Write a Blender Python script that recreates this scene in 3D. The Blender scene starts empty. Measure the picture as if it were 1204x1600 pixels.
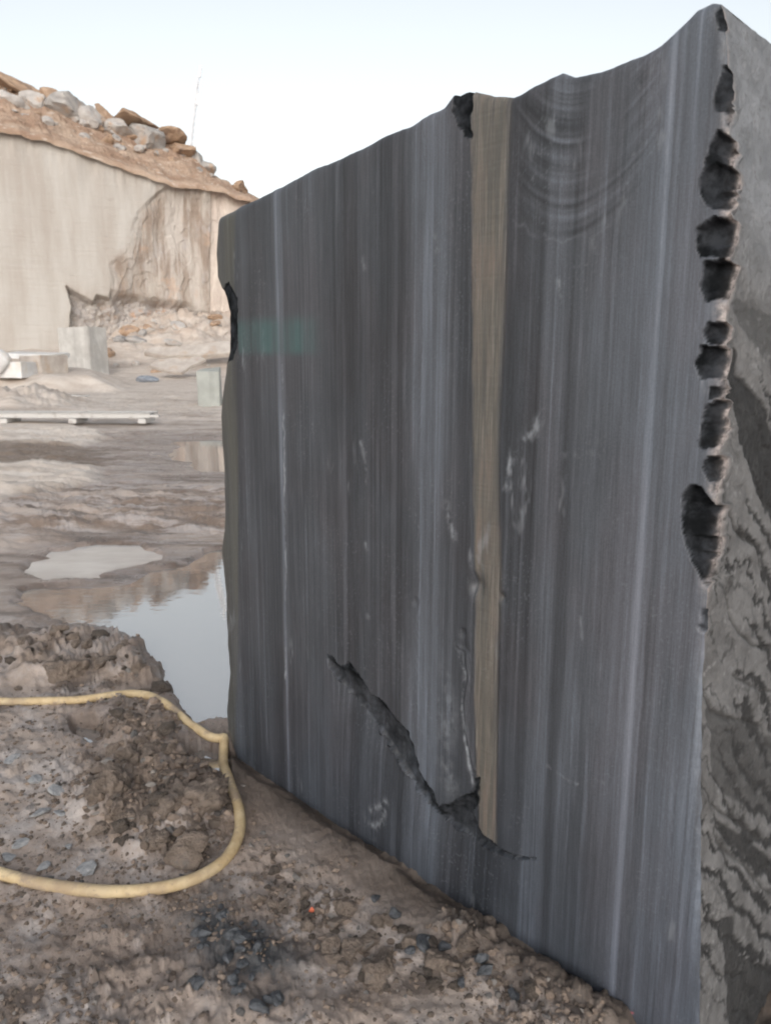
import bpy, bmesh, math, random
import numpy as np
from mathutils import Vector, Matrix, noise as mnoise

random.seed(7)
SC = bpy.context.scene
COL = SC.collection

# ---------------------------------------------------------------- camera
F, CX, CY, HZ, CAMH = 1200.0, 602.0, 800.0, 550.0, 1.6
PITCH = math.atan((CY - HZ) / F)
cam_d = bpy.data.cameras.new('camera')
cam_d.sensor_fit = 'VERTICAL'
cam_d.sensor_height = 36.0
cam_d.lens = F / 1600.0 * 36.0
cam_d.clip_start = 0.05
cam_d.clip_end = 5000
cam_d.dof.use_dof = True
cam_d.dof.focus_distance = 2.6
cam_d.dof.aperture_fstop = 5.6
cam = bpy.data.objects.new('camera', cam_d)
cam.location = (0, 0, CAMH)
cam.rotation_euler = (math.pi / 2 - PITCH, 0, 0)
COL.objects.link(cam)
SC.camera = cam

# ---------------------------------------------------------------- sky, sun, exposure
SUN_EL, SUN_AZ = 25.0, 178.0          # degrees; azimuth clockwise from +Y (behind the camera)
world = bpy.data.worlds.new('World')
SC.world = world
world.use_nodes = True
wn = world.node_tree
bg = wn.nodes['Background']
sky = wn.nodes.new('ShaderNodeTexSky')
sky.sky_type = 'NISHITA'
sky.sun_disc = False
sky.sun_elevation = math.radians(SUN_EL)
sky.sun_rotation = math.radians(SUN_AZ)
sky.air_density = 1.5
sky.dust_density = 2.0
sky.ozone_density = 1.0
hs = wn.nodes.new('ShaderNodeHueSaturation')
hs.inputs['Saturation'].default_value = 0.30
wn.links.new(sky.outputs[0], hs.inputs['Color'])
wn.links.new(hs.outputs[0], bg.inputs['Color'])
bg.inputs['Strength'].default_value = 0.10

sun_d = bpy.data.lights.new('sun', 'SUN')
sun_d.energy = 0.5
sun_d.angle = math.radians(35)
sun_d.color = (1.0, 0.95, 0.90)
sun = bpy.data.objects.new('sun', sun_d)
sd = Vector((math.sin(math.radians(SUN_AZ)) * math.cos(math.radians(SUN_EL)),
             math.cos(math.radians(SUN_AZ)) * math.cos(math.radians(SUN_EL)),
             math.sin(math.radians(SUN_EL))))
sun.rotation_euler = sd.to_track_quat('Z', 'Y').to_euler()
sun.location = sd * 60
COL.objects.link(sun)

SC.view_settings.view_transform = 'Standard'
SC.view_settings.look = 'None'
SC.view_settings.exposure = 1.08
SC.view_settings.gamma = 1.0
SC.view_settings.use_curve_mapping = False
SC.cycles.filter_width = 2.0
SC.cycles.use_denoising = True
SC.cycles.max_bounces = 5
SC.cycles.use_adaptive_sampling = True
SC.cycles.adaptive_threshold = 0.03

# ---------------------------------------------------------------- measuring helpers
ST, CT = math.sin(PITCH), math.cos(PITCH)
def ray(u, v):
    yc = (CY - v) / F
    return np.array([(u - CX) / F, CT + ST * yc, -ST + CT * yc])
def ground(u, v, z=0.0):
    r = ray(u, v)
    t = (z - CAMH) / r[2]
    return r[0] * t, r[1] * t
def at_depth(u, v, Y):
    r = ray(u, v)
    t = Y / r[1]
    return Vector((r[0] * t, Y, CAMH + r[2] * t))
def on_plane(u, v, p0, n):
    r = ray(u, v)
    c = np.array([0, 0, CAMH])
    t = np.dot(p0 - c, n) / np.dot(r, n)
    return c + r * t

# ---------------------------------------------------------------- numpy noise
_TAB = np.random.default_rng(12).uniform(-1, 1, 65536)
def _cell(ix, iy, seed):
    return ((ix + seed * 101) & 255) | (((iy + seed * 37) & 255) << 8)
def vn(x, y, seed=0):
    x = np.asarray(x, float); y = np.asarray(y, float)
    x, y = np.broadcast_arrays(x, y)
    gx = np.floor(x); gy = np.floor(y)
    fx = x - gx; fy = y - gy
    ix = gx.astype(np.int32); iy = gy.astype(np.int32)
    x0 = (ix + seed * 101) & 255; x1 = (x0 + 1) & 255
    y0 = ((iy + seed * 37) & 255) << 8; y1 = (y0 + 256) & 65280
    fx = fx * fx * (3 - 2 * fx); fy = fy * fy * (3 - 2 * fy)
    a = _TAB[y0 | x0]; c = _TAB[y1 | x0]
    a += (_TAB[y0 | x1] - a) * fx
    c += (_TAB[y1 | x1] - c) * fx
    return a + (c - a) * fy
def fbm(x, y, oct=4, seed=0, gain=0.5):
    s = 0; a = 1; n = 0
    ca, sa = math.cos(0.6), math.sin(0.6)
    for o in range(oct):
        s = s + a * vn(x, y, seed + o * 17); n += a
        x, y = (ca * x - sa * y) * 2.03 + 3.1, (sa * x + ca * y) * 2.03 - 1.7
        a *= gain
    return s / n
def billow(x, y, oct=4, seed=0, gain=0.5):
    s = 0; a = 1; n = 0
    for o in range(oct):
        s = s + a * np.abs(vn(x, y, seed + o * 17)); n += a
        x, y = (0.8 * x - 0.6 * y) * 2.07 + 3.1, (0.6 * x + 0.8 * y) * 2.07 - 1.7
        a *= gain
    return s / n
def ss(a, b, x):
    t = np.clip((x - a) / (b - a), 0, 1)
    return t * t * (3 - 2 * t)
def sdf(px, py, poly):
    """signed distance to a polygon, negative inside"""
    poly = np.asarray(poly, float)
    d = np.full(px.shape, 1e9); ins = np.zeros(px.shape, bool)
    n = len(poly)
    for i in range(n):
        a = poly[i]; b = poly[(i + 1) % n]
        e = b - a
        wx = px - a[0]; wy = py - a[1]
        t = np.clip((wx * e[0] + wy * e[1]) / (e @ e + 1e-12), 0, 1)
        d = np.minimum(d, np.hypot(wx - e[0] * t, wy - e[1] * t))
        c = ((a[1] <= py) & (b[1] > py)) | ((b[1] <= py) & (a[1] > py))
        if e[1] != 0:
            ins ^= c & (px < a[0] + (py - a[1]) / e[1] * e[0])
    return np.where(ins, -d, d)
def polyline_d(px, py, pts):
    pts = np.asarray(pts, float)
    d = np.full(px.shape, 1e9)
    for a, b in zip(pts[:-1], pts[1:]):
        e = b - a
        wx = px - a[0]; wy = py - a[1]
        t = np.clip((wx * e[0] + wy * e[1]) / (e @ e + 1e-12), 0, 1)
        d = np.minimum(d, np.hypot(wx - e[0] * t, wy - e[1] * t))
    return d

# ---------------------------------------------------------------- mesh helpers
def link(o, parent=None):
    COL.objects.link(o)
    if parent is not None:
        o.parent = parent
    return o
def tag(o, label=None, cat=None, group=None, kind=None):
    if label: o['label'] = label
    if cat: o['category'] = cat
    if group: o['group'] = group
    if kind: o['kind'] = kind
    return o
def empty(name, loc=(0, 0, 0)):
    o = bpy.data.objects.new(name, None)
    o.location = loc
    o.empty_display_size = 0.1
    return link(o)
def np_mesh(name, verts, quads, mat, attrs=None, smooth=True):
    me = bpy.data.meshes.new(name)
    verts = np.asarray(verts, np.float32); quads = np.asarray(quads, np.int32)
    me.vertices.add(len(verts)); me.vertices.foreach_set('co', verts.ravel())
    k = quads.shape[1]
    me.loops.add(quads.size); me.loops.foreach_set('vertex_index', quads.ravel())
    me.polygons.add(len(quads))
    me.polygons.foreach_set('loop_start', np.arange(0, quads.size, k, dtype=np.int32))
    me.polygons.foreach_set('use_smooth', np.full(len(quads), smooth))
    me.update(calc_edges=True)
    for an, av in (attrs or {}).items():
        a = me.attributes.new(an, 'FLOAT', 'POINT')
        a.data.foreach_set('value', np.asarray(av, np.float32).ravel())
    if mat: me.materials.append(mat)
    return me
def grid_quads(nr, nc):
    i = np.arange(nr - 1)[:, None] * nc + np.arange(nc - 1)[None, :]
    return np.stack([i, i + 1, i + nc + 1, i + nc], -1).reshape(-1, 4)
def sub_mesh(name, verts, quads, mat, attrs, smooth=True):
    used = np.unique(quads)
    lut = np.zeros(len(verts), np.int32); lut[used] = np.arange(len(used))
    return np_mesh(name, verts[used], lut[quads], mat, {k: v.ravel()[used] for k, v in attrs.items()}, smooth)
def bm_obj(name, bm, mat, parent=None, smooth=False):
    me = bpy.data.meshes.new(name)
    bmesh.ops.recalc_face_normals(bm, faces=bm.faces)
    bm.to_mesh(me); bm.free()
    for p in me.polygons: p.use_smooth = smooth
    if mat: me.materials.append(mat)
    return link(bpy.data.objects.new(name, me), parent)

# ---------------------------------------------------------------- materials
class NT:
    def __init__(self, name):
        self.m = bpy.data.materials.new(name)
        self.m.use_nodes = True
        self.t = self.m.node_tree
        self.b = self.t.nodes['Principled BSDF']
        self.out = self.t.nodes['Material Output']
    def n(self, kind, **kw):
        x = self.t.nodes.new(kind)
        for k, v in kw.items(): setattr(x, k, v)
        return x
    def l(self, a, b): self.t.links.new(a, b)
    def val(self, s, v):
        if isinstance(v, (int, float)): s.default_value = v
        elif isinstance(v, tuple): s.default_value = (*v, 1) if len(v) == 3 else v
        else: self.l(v, s)
    def attr(self, name):
        return self.n('ShaderNodeAttribute', attribute_name=name).outputs['Fac']
    def coord(self, scale=(1, 1, 1), kind='Object', rot=(0, 0, 0)):
        c = self.n('ShaderNodeTexCoord'); m = self.n('ShaderNodeMapping')
        m.inputs['Scale'].default_value = scale
        m.inputs['Rotation'].default_value = rot
        self.l(c.outputs[kind], m.inputs['Vector'])
        return m.outputs[0]
    def noise(self, scale, detail=4, rough=0.55, vec=None, dist=0.0):
        x = self.n('ShaderNodeTexNoise')
        x.inputs['Scale'].default_value = scale
        x.inputs['Detail'].default_value = detail
        x.inputs['Roughness'].default_value = rough
        x.inputs['Distortion'].default_value = dist
        if vec is not None: self.l(vec, x.inputs['Vector'])
        return x.outputs['Fac']
    def ramp(self, fac, a, b, lo=0.0, hi=1.0):
        x = self.n('ShaderNodeMapRange', interpolation_type='SMOOTHSTEP')
        self.val(x.inputs['Value'], fac)
        x.inputs['From Min'].default_value = a; x.inputs['From Max'].default_value = b
        x.inputs['To Min'].default_value = lo; x.inputs['To Max'].default_value = hi
        return x.outputs[0]
    def math(self, op, a, b=0.0, c=None):
        x = self.n('ShaderNodeMath', operation=op)
        self.val(x.inputs[0], a); self.val(x.inputs[1], b)
        if c is not None: self.val(x.inputs[2], c)
        return x.outputs[0]
    def mix(self, fac, a, b, blend='MIX'):
        x = self.n('ShaderNodeMix', data_type='RGBA', blend_type=blend)
        self.val(x.inputs[0], fac); self.val(x.inputs[6], a); self.val(x.inputs[7], b)
        return x.outputs[2]
    def bump(self, h, strength=0.5, dist=0.01, normal=None):
        x = self.n('ShaderNodeBump')
        x.inputs['Strength'].default_value = strength
        x.inputs['Distance'].default_value = dist
        self.l(h, x.inputs['Height'])
        if normal is not None: self.l(normal, x.inputs['Normal'])
        return x.outputs[0]
    def done(self, col, rough=0.8, normal=None, spec=None, metal=None):
        self.val(self.b.inputs['Base Color'], col)
        self.val(self.b.inputs['Roughness'], rough)
        if spec is not None: self.val(self.b.inputs['Specular IOR Level'], spec)
        if metal is not None: self.val(self.b.inputs['Metallic'], metal)
        if normal is not None: self.l(normal, self.b.inputs['Normal'])
        return self.m

def stone_mat(name, a, b, scale=2.0, rough=0.85, bump=0.5, streak=None, c=None):
    k = NT(name)
    v = k.coord()
    f = k.noise(scale, 6, 0.62, v)
    col = k.mix(k.ramp(f, 0.32, 0.68), a, b)
    if c: col = k.mix(k.ramp(k.noise(scale * 0.7, 4, 0.6, k.coord((1, 1.3, 0.8))), 0.52, 0.7), col, c)
    if streak:
        s = k.noise(streak, 4, 0.6, k.coord((1, 1, 0.06)))
        col = k.mix(k.ramp(s, 0.35, 0.7, 0.0, 0.35), col, (a[0] * 0.6, a[1] * 0.6, a[2] * 0.6))
    h = k.noise(scale * 5, 8, 0.65, v)
    return k.done(col, rough, k.bump(h, bump, 0.12 / scale))

# ================================================================ THE GREAT BLOCK: frame of reference
A = np.array([*ground(370, 1185), 0.0]); B = np.array([*ground(985, 1595), 0.0])
E = (B - A) / np.linalg.norm(B - A)
NIN = np.array([-E[1], E[0], 0.0])            # into the block
def FP(u, v):
    p = on_plane(u, v, A, NIN)
    return float(np.dot(p - A, E)), float(p[2])
def FPs(pts): return np.array([FP(*p) for p in pts])
BLOCK_ROT = math.atan2(E[1], E[0])
BLOCK_D = 1.55
S_LEFT = FP(350, 800)[0]; S_RIGHT = FP(1112, 800)[0]

# ================================================================ GROUND
def Gs(pts): return np.array([ground(*p) for p in pts])
PUD_MAIN = Gs([(40, 925), (90, 912), (150, 902), (250, 890), (310, 876), (345, 864), (470, 850), (560, 900), (470, 1010),
               (375, 1095), (352, 1128), (305, 1134), (268, 1092), (253, 1050), (222, 1012), (165, 988), (110, 980), (60, 950)])
PUD_PALE = Gs([(30, 902), (85, 866), (150, 854), (212, 857), (242, 879), (180, 893), (80, 908)])
PUD_FAR = Gs([(285, 690), (420, 688), (430, 742), (310, 738), (276, 715)])
PUD_NEAR = Gs([(283, 1186), (318, 1172), (352, 1180), (352, 1222), (325, 1212), (300, 1204)])
PUD_LITTLE = Gs([(118, 1136), (160, 1140), (172, 1162), (150, 1178), (128, 1162)])
PUDS = [PUD_MAIN, PUD_PALE, PUD_FAR, PUD_NEAR, PUD_LITTLE]
SAND_A = Gs([(-260, 664), (60, 662), (120, 668), (150, 690), (125, 706), (60, 702), (-260, 702)])
SAND_B = Gs([(-260, 738), (70, 736), (148, 738), (140, 758), (95, 772), (40, 786), (0, 797), (-260, 812)])
DARK_AB = Gs([(-260, 702), (60, 702), (140, 706), (170, 722), (120, 736), (-260, 738)])
APRON = Gs([(375, 1190), (420, 1215), (560, 1320), (700, 1420), (640, 1440), (540, 1380), (440, 1330), (395, 1270), (370, 1230)])
HEAP = Gs([(150, 1125), (235, 1105), (300, 1160), (335, 1225), (360, 1290), (320, 1345), (240, 1345), (150, 1310), (125, 1250), (170, 1190)])
BANK = Gs([(-200, 985), (60, 1000), (160, 1000), (215, 1022), (246, 1055), (258, 1090), (200, 1080), (60, 1070), (-200, 1070)])
SHARDS = Gs([(270, 1430), (330, 1400), (420, 1440), (470, 1500), (450, 1560), (360, 1580), (300, 1540)])

MOUND = [  # x, y, radius, height (pile left of frame centre, plateau under the pale block, low heaps)
    (*ground(35, 640), 1.5, 0.75), (*ground(-90, 640), 1.8, 0.6)]
PLAT = np.array([at_depth(u, 595, Y).xy for u, Y in ((-200, 29.5), (165, 29.5), (180, 33), (150, 36), (-200, 37))])
BLOCK_BASE = np.array([(A + E * s + NIN * d)[:2] for s, d in ((-.02, 0), (2.2, 0), (2.2, 1.6), (-.02, 1.6))])

def near_ground(x, y):
    """churned mud around the camera; returns height and masks"""
    wx = x + 0.10 * fbm(x * 4, y * 4, 3, 91); wy = y + 0.10 * fbm(x * 4, y * 4, 3, 92)
    ap = 1 - ss(-0.05, 0.12, sdf(x, y, APRON) + 0.05 * fbm(x * 6, y * 6, 3, 5))
    hp = 1 - ss(-0.12, 0.10, sdf(x, y, HEAP) + 0.08 * fbm(x * 5, y * 5, 3, 6))
    bk = 1 - ss(-0.10, 0.06, sdf(x, y, BANK) + 0.10 * fbm(x * 4, y * 4, 3, 8))
    sh = 1 - ss(-0.10, 0.10, sdf(x, y, SHARDS) + 0.10 * fbm(x * 6, y * 6, 3, 9))
    rough = np.clip(1 - 0.85 * ap, 0, 1)
    h = 0.022 * fbm(x * 0.9, y * 0.9, 3, 1)
    h = h + rough * (0.022 * billow(wx * 3.2, wy * 3.2, 5, 2, 0.6) + 0.016 * fbm(x * 9, y * 9, 4, 3, 0.65))
    cr = ss(0.06, 0.32, fbm(wx * 7, wy * 7, 4, 43, 0.6)) * 0.012 + ss(0.08, 0.30, fbm(wx * 17, wy * 17, 4, 44, 0.6)) * 0.010 + ss(0.05, 0.3, fbm(wx * 41, wy * 41, 3, 45, 0.6)) * 0.005
    lm = np.clip(0.35 + ss(-0.1, 0.35, fbm(x * 1.9, y * 1.9, 3, 41)) + hp + 0.6 * bk + 0.5 * sh, 0, 1.3) * rough
    h = h + lm * cr + 0.0035 * fbm(x * 70, y * 70, 2, 11, 0.6)
    h = h - 0.02 * ss(0.25, 0.45, fbm(x * 3.1, y * 3.1, 4, 47)) * rough
    h = h + 0.05 * hp + 0.030 * bk + 0.075 * bk * (billow(wx * 6, wy * 6, 5, 14, 0.7) - 0.15) + 0.03 * bk * ss(0.0, 0.3, fbm(wx * 14, wy * 14, 4, 15, 0.65))
    return h, ap, sh
def terrain(x, y, full=False):
    shp = np.shape(x)
    x = np.asarray(x, float).ravel(); y = np.asarray(y, float).ravel()
    r = np.hypot(x, y)
    near = 1 - ss(6, 12, r)
    h = np.full(x.shape, 0.035); ap = np.zeros_like(x); sh = np.zeros_like(x)
    i = np.where((near > 0) & (y > -3))[0]
    if len(i):
        hn, an, sn = near_ground(x[i], y[i])
        h[i] += near[i] * hn; ap[i] = an; sh[i] = sn
    # churned tracks in the middle distance, drawn out across the view
    i = np.where((y > 3.5) & (r < 34))[0]
    if len(i):
        X, Y = x[i], y[i]
        mid = ss(3.5, 6, Y) * (1 - ss(26, 34, r[i])) * (1 - 0.85 * np.exp(-((Y - 16.6) / 1.1) ** 2) * (X < -3))
        h[i] += mid * (0.08 * fbm(X * 0.33 + 0.3 * Y, Y * 2.2, 4, 21, 0.6) + 0.13 * billow(X * 1.3, Y * 3.6, 5, 23, 0.65) + 0.035 * fbm(X * 4, Y * 8, 4, 24, 0.65))
        sa = np.zeros_like(X); 
        for poly, hh in ((SAND_A, 0.05), (SAND_B, 0.06)):
            kk = sdf(X, Y, poly) + 0.35 * fbm(X * 0.8, Y * 0.8, 4, 25)
            h[i] += hh * (1 - ss(-0.10, 0.10, kk))
            sa = np.maximum(sa, 1 - ss(-0.15, 0.2, kk))
        sand_i, sand_v = i, sa
        for mx, my, mr, mh in MOUND:
            d = np.hypot(X - mx, (Y - my) * 0.8) / mr
            h[i] += mh * np.exp(-d * d * 1.4) * (0.75 + 0.7 * fbm(X * 1.3, Y * 1.3, 5, 51, 0.65))
    else:
        sand_i, sand_v = i, 0
    sk = np.zeros_like(x)
    j = np.where(y > 22)[0]
    if len(j):
        X, Y = x[j], y[j]
        h[j] += 0.62 * (1 - ss(-0.9, 0.7, sdf(X, Y, PLAT) + 0.5 * fbm(X * 0.7, Y * 0.7, 3, 52)))
        h[j] += ss(24, 44, Y) * (0.45 + 0.25 * fbm(X * 0.5, Y * 0.5, 5, 61))
        side = ss(-20, -14.5, X + 1.2 * fbm(Y * 0.3, X * 0.3, 2, 62))
        sk[j] = ss(38, 54, Y) * side
        h[j] += sk[j] * (3.4 + 1.6 * fbm(X * 0.45, Y * 0.45, 6, 63, 0.62)) + ss(44, 54, Y) * (1 - side) * 1.3
    # water hollows
    wet = np.zeros_like(x)
    i = np.where((y > 1) & (r < 20))[0]
    if len(i):
        X, Y = x[i], y[i]; H = h[i]; W = wet[i]
        for n, P in enumerate(PUDS):
            amp = (0.09, 0.10, 0.3, 0.03, 0.03)[n]; fr = (7, 3, 1.2, 9, 9)[n]; wsh = (0.035, 0.08, 0.30, 0.03, 0.03)[n]
            d = sdf(X, Y, P) + amp * fbm(X * fr, Y * fr, 5, 71 + n, 0.65) + (0.22 if n == 0 else 0.16 if n == 1 else 0.0) * ss(4.0, 5.0, Y) * fbm(X * 1.6, Y * 3.2, 4, 78 + n, 0.6)
            kk = 1 - ss(-wsh, wsh, d)
            if n < 3:
                lowk = ss(4.0, 4.6, Y) * (1 - ss(0.0, (1.3, 0.9, 2.5)[n], d))
                H = H * (1 - 0.85 * lowk) + 0.020 * lowk
            H = H * (1 - kk) + (-0.045) * kk
            W = np.maximum(W, 1 - ss(0, wsh * 7, d))
        h[i] = H; wet[i] = W
    i = np.where(r < 6)[0]
    if len(i):
        bd = sdf(x[i], y[i], BLOCK_BASE)
        ls = (x[i] - A[0]) * E[0] + (y[i] - A[1]) * E[1]; ld = (x[i] - A[0]) * NIN[0] + (y[i] - A[1]) * NIN[1]
        h[i] -= 0.13 * ss(S_RIGHT - 0.10, S_RIGHT + 0.06, ls) * ss(-0.35, 0.0, ld)
        h[i] -= 0.035 * (1 - ss(0.0, 0.07, bd + 0.03 * fbm(x[i] * 9, y[i] * 9, 3, 29)))
    if not full:
        return h.reshape(shp)
    sand = np.zeros_like(x)
    if len(sand_i): sand[sand_i] = sand_v
    sand = np.maximum(sand, ss(11, 24, y) * 0.8)
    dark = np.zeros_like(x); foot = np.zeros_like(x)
    i = np.where((y > 5) & (r < 20))[0]
    dark[i] = 0.9 * (1 - ss(-0.1, 0.3, sdf(x[i], y[i], DARK_AB) + 0.4 * fbm(x[i], y[i] * 2, 3, 27)))
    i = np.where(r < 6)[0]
    foot[i] = 1 - ss(0.0, 0.26, sdf(x[i], y[i], BLOCK_BASE) + 0.05 * fbm(x[i] * 7, y[i] * 7, 3, 28))  # mask for the block's contact shade, painted into the ground colour
    hpm = np.zeros_like(x)
    hpm[i] = np.maximum(1 - ss(-0.10, 0.12, sdf(x[i], y[i], HEAP) + 0.10 * fbm(x[i] * 6, y[i] * 6, 3, 6)), 0.8 * (1 - ss(-0.08, 0.08, sdf(x[i], y[i], BANK) + 0.12 * fbm(x[i] * 5, y[i] * 5, 3, 8))))
    orange = sk * np.clip(0.45 + fbm(x * 0.25, y * 0.25, 3, 64), 0, 1)
    R = lambda q: q.reshape(shp)
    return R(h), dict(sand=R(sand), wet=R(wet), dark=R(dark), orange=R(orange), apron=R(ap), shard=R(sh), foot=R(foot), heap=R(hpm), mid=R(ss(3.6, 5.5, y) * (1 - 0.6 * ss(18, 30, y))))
def tz(x, y): return float(terrain(np.array([x]), np.array([y]))[0])

k = NT('mud')
v = k.coord()
n1 = k.noise(0.9, 8, 0.62, v); n2 = k.noise(5.5, 8, 0.65, v); n3 = k.noise(38, 6, 0.7, v)
col = k.mix(k.ramp(n1, 0.36, 0.62), (0.205, 0.158, 0.130), (0.365, 0.302, 0.262))
col = k.mix(k.ramp(n2, 0.44, 0.66), col, (0.395, 0.352, 0.332))                   # grey slurry film
col = k.mix(k.ramp(k.noise(2.4, 6, 0.65, k.coord((1, 1.6, 1))), 0.52, 0.62, 0, 0.85), col, (0.105, 0.081, 0.067))
col = k.mix(k.ramp(k.noise(11, 5, 0.7, v), 0.60, 0.70, 0, 0.7), col, (0.085, 0.078, 0.078))
col = k.mix(k.ramp(n3, 0.62, 0.74, 0, 0.5), col, (0.33, 0.30, 0.28))
col = k.mix(k.math('MULTIPLY', k.attr('apron'), 0.75), col, k.mix(k.ramp(n2, 0.3, 0.7), (0.215, 0.170, 0.142), (0.280, 0.228, 0.196)))
midm = k.attr('mid')
m1 = k.noise(1.0, 7, 0.66, k.coord((0.45, 1.9, 1), rot=(0, 0, 0.12))); m2 = k.noise(2.7, 6, 0.66, k.coord((0.5, 1.7, 1)))
midc = k.mix(k.ramp(m1, 0.40, 0.58), (0.185, 0.136, 0.106), (0.425, 0.356, 0.312))
midc = k.mix(k.ramp(m2, 0.48, 0.62, 0, 0.85), midc, (0.440, 0.392, 0.372))
midc = k.mix(k.ramp(k.noise(3.6, 5, 0.66, k.coord((0.5, 1.8, 1))), 0.56, 0.66, 0, 0.8), midc, (0.115, 0.090, 0.075))
col = k.mix(k.math('MULTIPLY', midm, 0.85), col, midc)
sandc = k.mix(k.ramp(k.noise(1.6, 6, 0.6, k.coord((0.5, 2.0, 1))), 0.34, 0.66), (0.50, 0.425, 0.365), (0.64, 0.575, 0.515))
sandc = k.mix(k.ramp(k.noise(0.5, 5, 0.6, k.coord((0.4, 2.2, 1))), 0.50, 0.64, 0, 0.8), sandc, (0.36, 0.30, 0.255))
col = k.mix(k.attr('sand'), col, sandc)
col = k.mix(k.math('MULTIPLY', k.attr('orange'), k.ramp(n1, 0.3, 0.7)), col, (0.46, 0.31, 0.21))
col = k.mix(k.math('MULTIPLY', k.attr('heap'), k.ramp(n2, 0.28, 0.62, 0.95, 0.35)), col, k.mix(k.ramp(n3, 0.35, 0.65), (0.105, 0.077, 0.059), (0.205, 0.155, 0.120)))
col = k.mix(k.math('MULTIPLY', k.attr('dark'), 0.85), col, (0.155, 0.115, 0.085))
col = k.mix(k.math('MULTIPLY', k.attr('shard'), k.ramp(n2, 0.30, 0.54)), col, (0.050, 0.052, 0.056))
wetm = k.math('MULTIPLY', k.attr('wet'), k.ramp(n2, 0.2, 0.6, 0.55, 1.0))
col = k.mix(wetm, col, k.mix(1.0, col, (0.62, 0.60, 0.60), 'MULTIPLY'))
col = k.mix(k.math('MULTIPLY', k.attr('foot'), k.ramp(n2, 0.25, 0.6, 0.55, 1.0)), col, (0.058, 0.045, 0.036))  # painted shade: dark strip on the mud along the block's base
rough = k.math('SUBTRACT', k.ramp(n2, 0.35, 0.7, 0.74, 0.40), k.math('MULTIPLY', wetm, 0.22))
hb = k.math('ADD', k.math('MULTIPLY', n2, 0.6), k.math('MULTIPLY', n3, 0.35))
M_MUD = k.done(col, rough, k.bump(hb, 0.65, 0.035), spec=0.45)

ang = np.unique(np.concatenate([np.linspace(-180, -36, 40), np.linspace(-36, -25, 60), np.linspace(-25, 20, 610),
                                np.linspace(20, 40, 60), np.linspace(40, 180, 40)]))
rad = np.concatenate([[0.05, 0.3, 0.6], np.geomspace(0.9, 70, 800), np.geomspace(74, 2500, 24)])
AA, RR = np.meshgrid(np.radians(ang), rad)
GX, GY = RR * np.sin(AA), RR * np.cos(AA)
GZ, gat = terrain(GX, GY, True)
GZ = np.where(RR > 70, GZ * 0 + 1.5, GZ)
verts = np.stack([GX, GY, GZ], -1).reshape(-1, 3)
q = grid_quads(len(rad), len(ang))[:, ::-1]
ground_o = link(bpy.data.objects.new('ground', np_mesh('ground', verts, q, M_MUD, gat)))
tag(ground_o, kind='structure')

# puddles: still water standing in the hollows
k = NT('puddle_water')
wv = k.noise(7, 3, 0.5, k.coord((1, 2.5, 1)))
wv2 = k.noise(1.4, 2, 0.5, k.coord((1, 2, 1)))
M_WATER = k.done((0.210, 0.192, 0.180), 0.02, k.bump(k.math('ADD', wv, k.math('MULTIPLY', wv2, 1.5)), 0.02, 0.02), spec=1.0)
k.b.inputs['IOR'].default_value = 2.5
k = NT('pale_reflect_water')
M_PALE_REFLECT = k.done(k.mix(k.ramp(k.noise(2.5, 5, 0.6, k.coord((0.6, 1.6, 1))), 0.35, 0.65), (0.42, 0.405, 0.395), (0.52, 0.505, 0.495)), 0.08, spec=0.7)  # reflection of the pale wall, painted into this puddle's base colour
k.b.inputs['IOR'].default_value = 1.9
for P, mar, wz in zip(PUDS, (0.20, 0.16, 0.5, 0.05, 0.05), (0.0, 0.004, 0.0, 0.0, 0.0)):
    c = P.mean(0)
    bm = bmesh.new()
    pts = []
    for p in P:
        d = p - c
        pp = p + d / np.linalg.norm(d) * mar
        pts.append(bm.verts.new((pp[0], pp[1], wz)))
    bm.faces.new(pts)
    w = bm_obj('puddle', bm, M_PALE_REFLECT if P is PUD_PALE else M_WATER)
    if w.data.polygons[0].normal.z < 0: w.data.flip_normals()
    tag(w, kind='structure')

# ================================================================ THE GREAT BLOCK
LEFT_PTS = [(336, 341), (333, 400), (335, 432), (345, 460), (352, 490), (352, 550), (346, 600), (341, 650), (344, 720), (347, 830),
            (343, 862), (350, 930), (352, 1010), (355, 1050), (350, 1110), (353, 1140), (368, 1184), (376, 1230)]
RIGHT_PTS = [(1120, 3), (1131, 60), (1135, 120), (1136, 200), (1138, 330), (1134, 420), (1131, 500), (1126, 620), (1117, 745), (1111, 800),
             (1106, 870), (1100, 950), (1094, 1060), (1092, 1180), (1091, 1400), (1089, 1640), (1088, 1760)]
TOP_PTS = [(320, 347), (336, 341), (400, 310), (480, 268), (560, 232), (600, 210), (640, 195), (690, 166), (705, 147), (722, 141), (740, 143),
           (770, 150), (800, 150), (830, 136), (860, 120), (875, 113), (895, 119), (935, 110), (975, 97), (1000, 85), (1030, 68), (1060, 42),
           (1085, 16), (1108, 4), (1140, 2)]
def curve_z(pts):
    a = FPs(pts); o = np.argsort(a[:, 1]); return a[o, 1], a[o, 0]
lz, lsv = curve_z(LEFT_PTS); rz, rsv = curve_z(RIGHT_PTS)
ta = FPs(TOP_PTS); ta = ta[np.argsort(ta[:, 0])]
NC, NR = 560, 640
tt = np.linspace(0, 1, NC)[None, :].repeat(NR, 0)
qq = np.linspace(0, 1, NR)[:, None].repeat(NC, 1)
ZB = -0.22
zz = ZB + qq * 2.2
for _ in range(6):
    sL = np.interp(zz, lz, lsv) + 0.004 * fbm(zz * 14, zz * 0 + 3, 4, 101)
    sR = np.interp(zz, rz, rsv) + 0.003 * fbm(zz * 30, zz * 0 + 7, 4, 102)
    sx = sL + (sR - sL) * tt
    top = np.interp(sx, ta[:, 0], ta[:, 1]) + 0.004 * fbm(sx * 18, sx * 0, 3, 103)
    zz = ZB + qq * (top - ZB)

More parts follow.
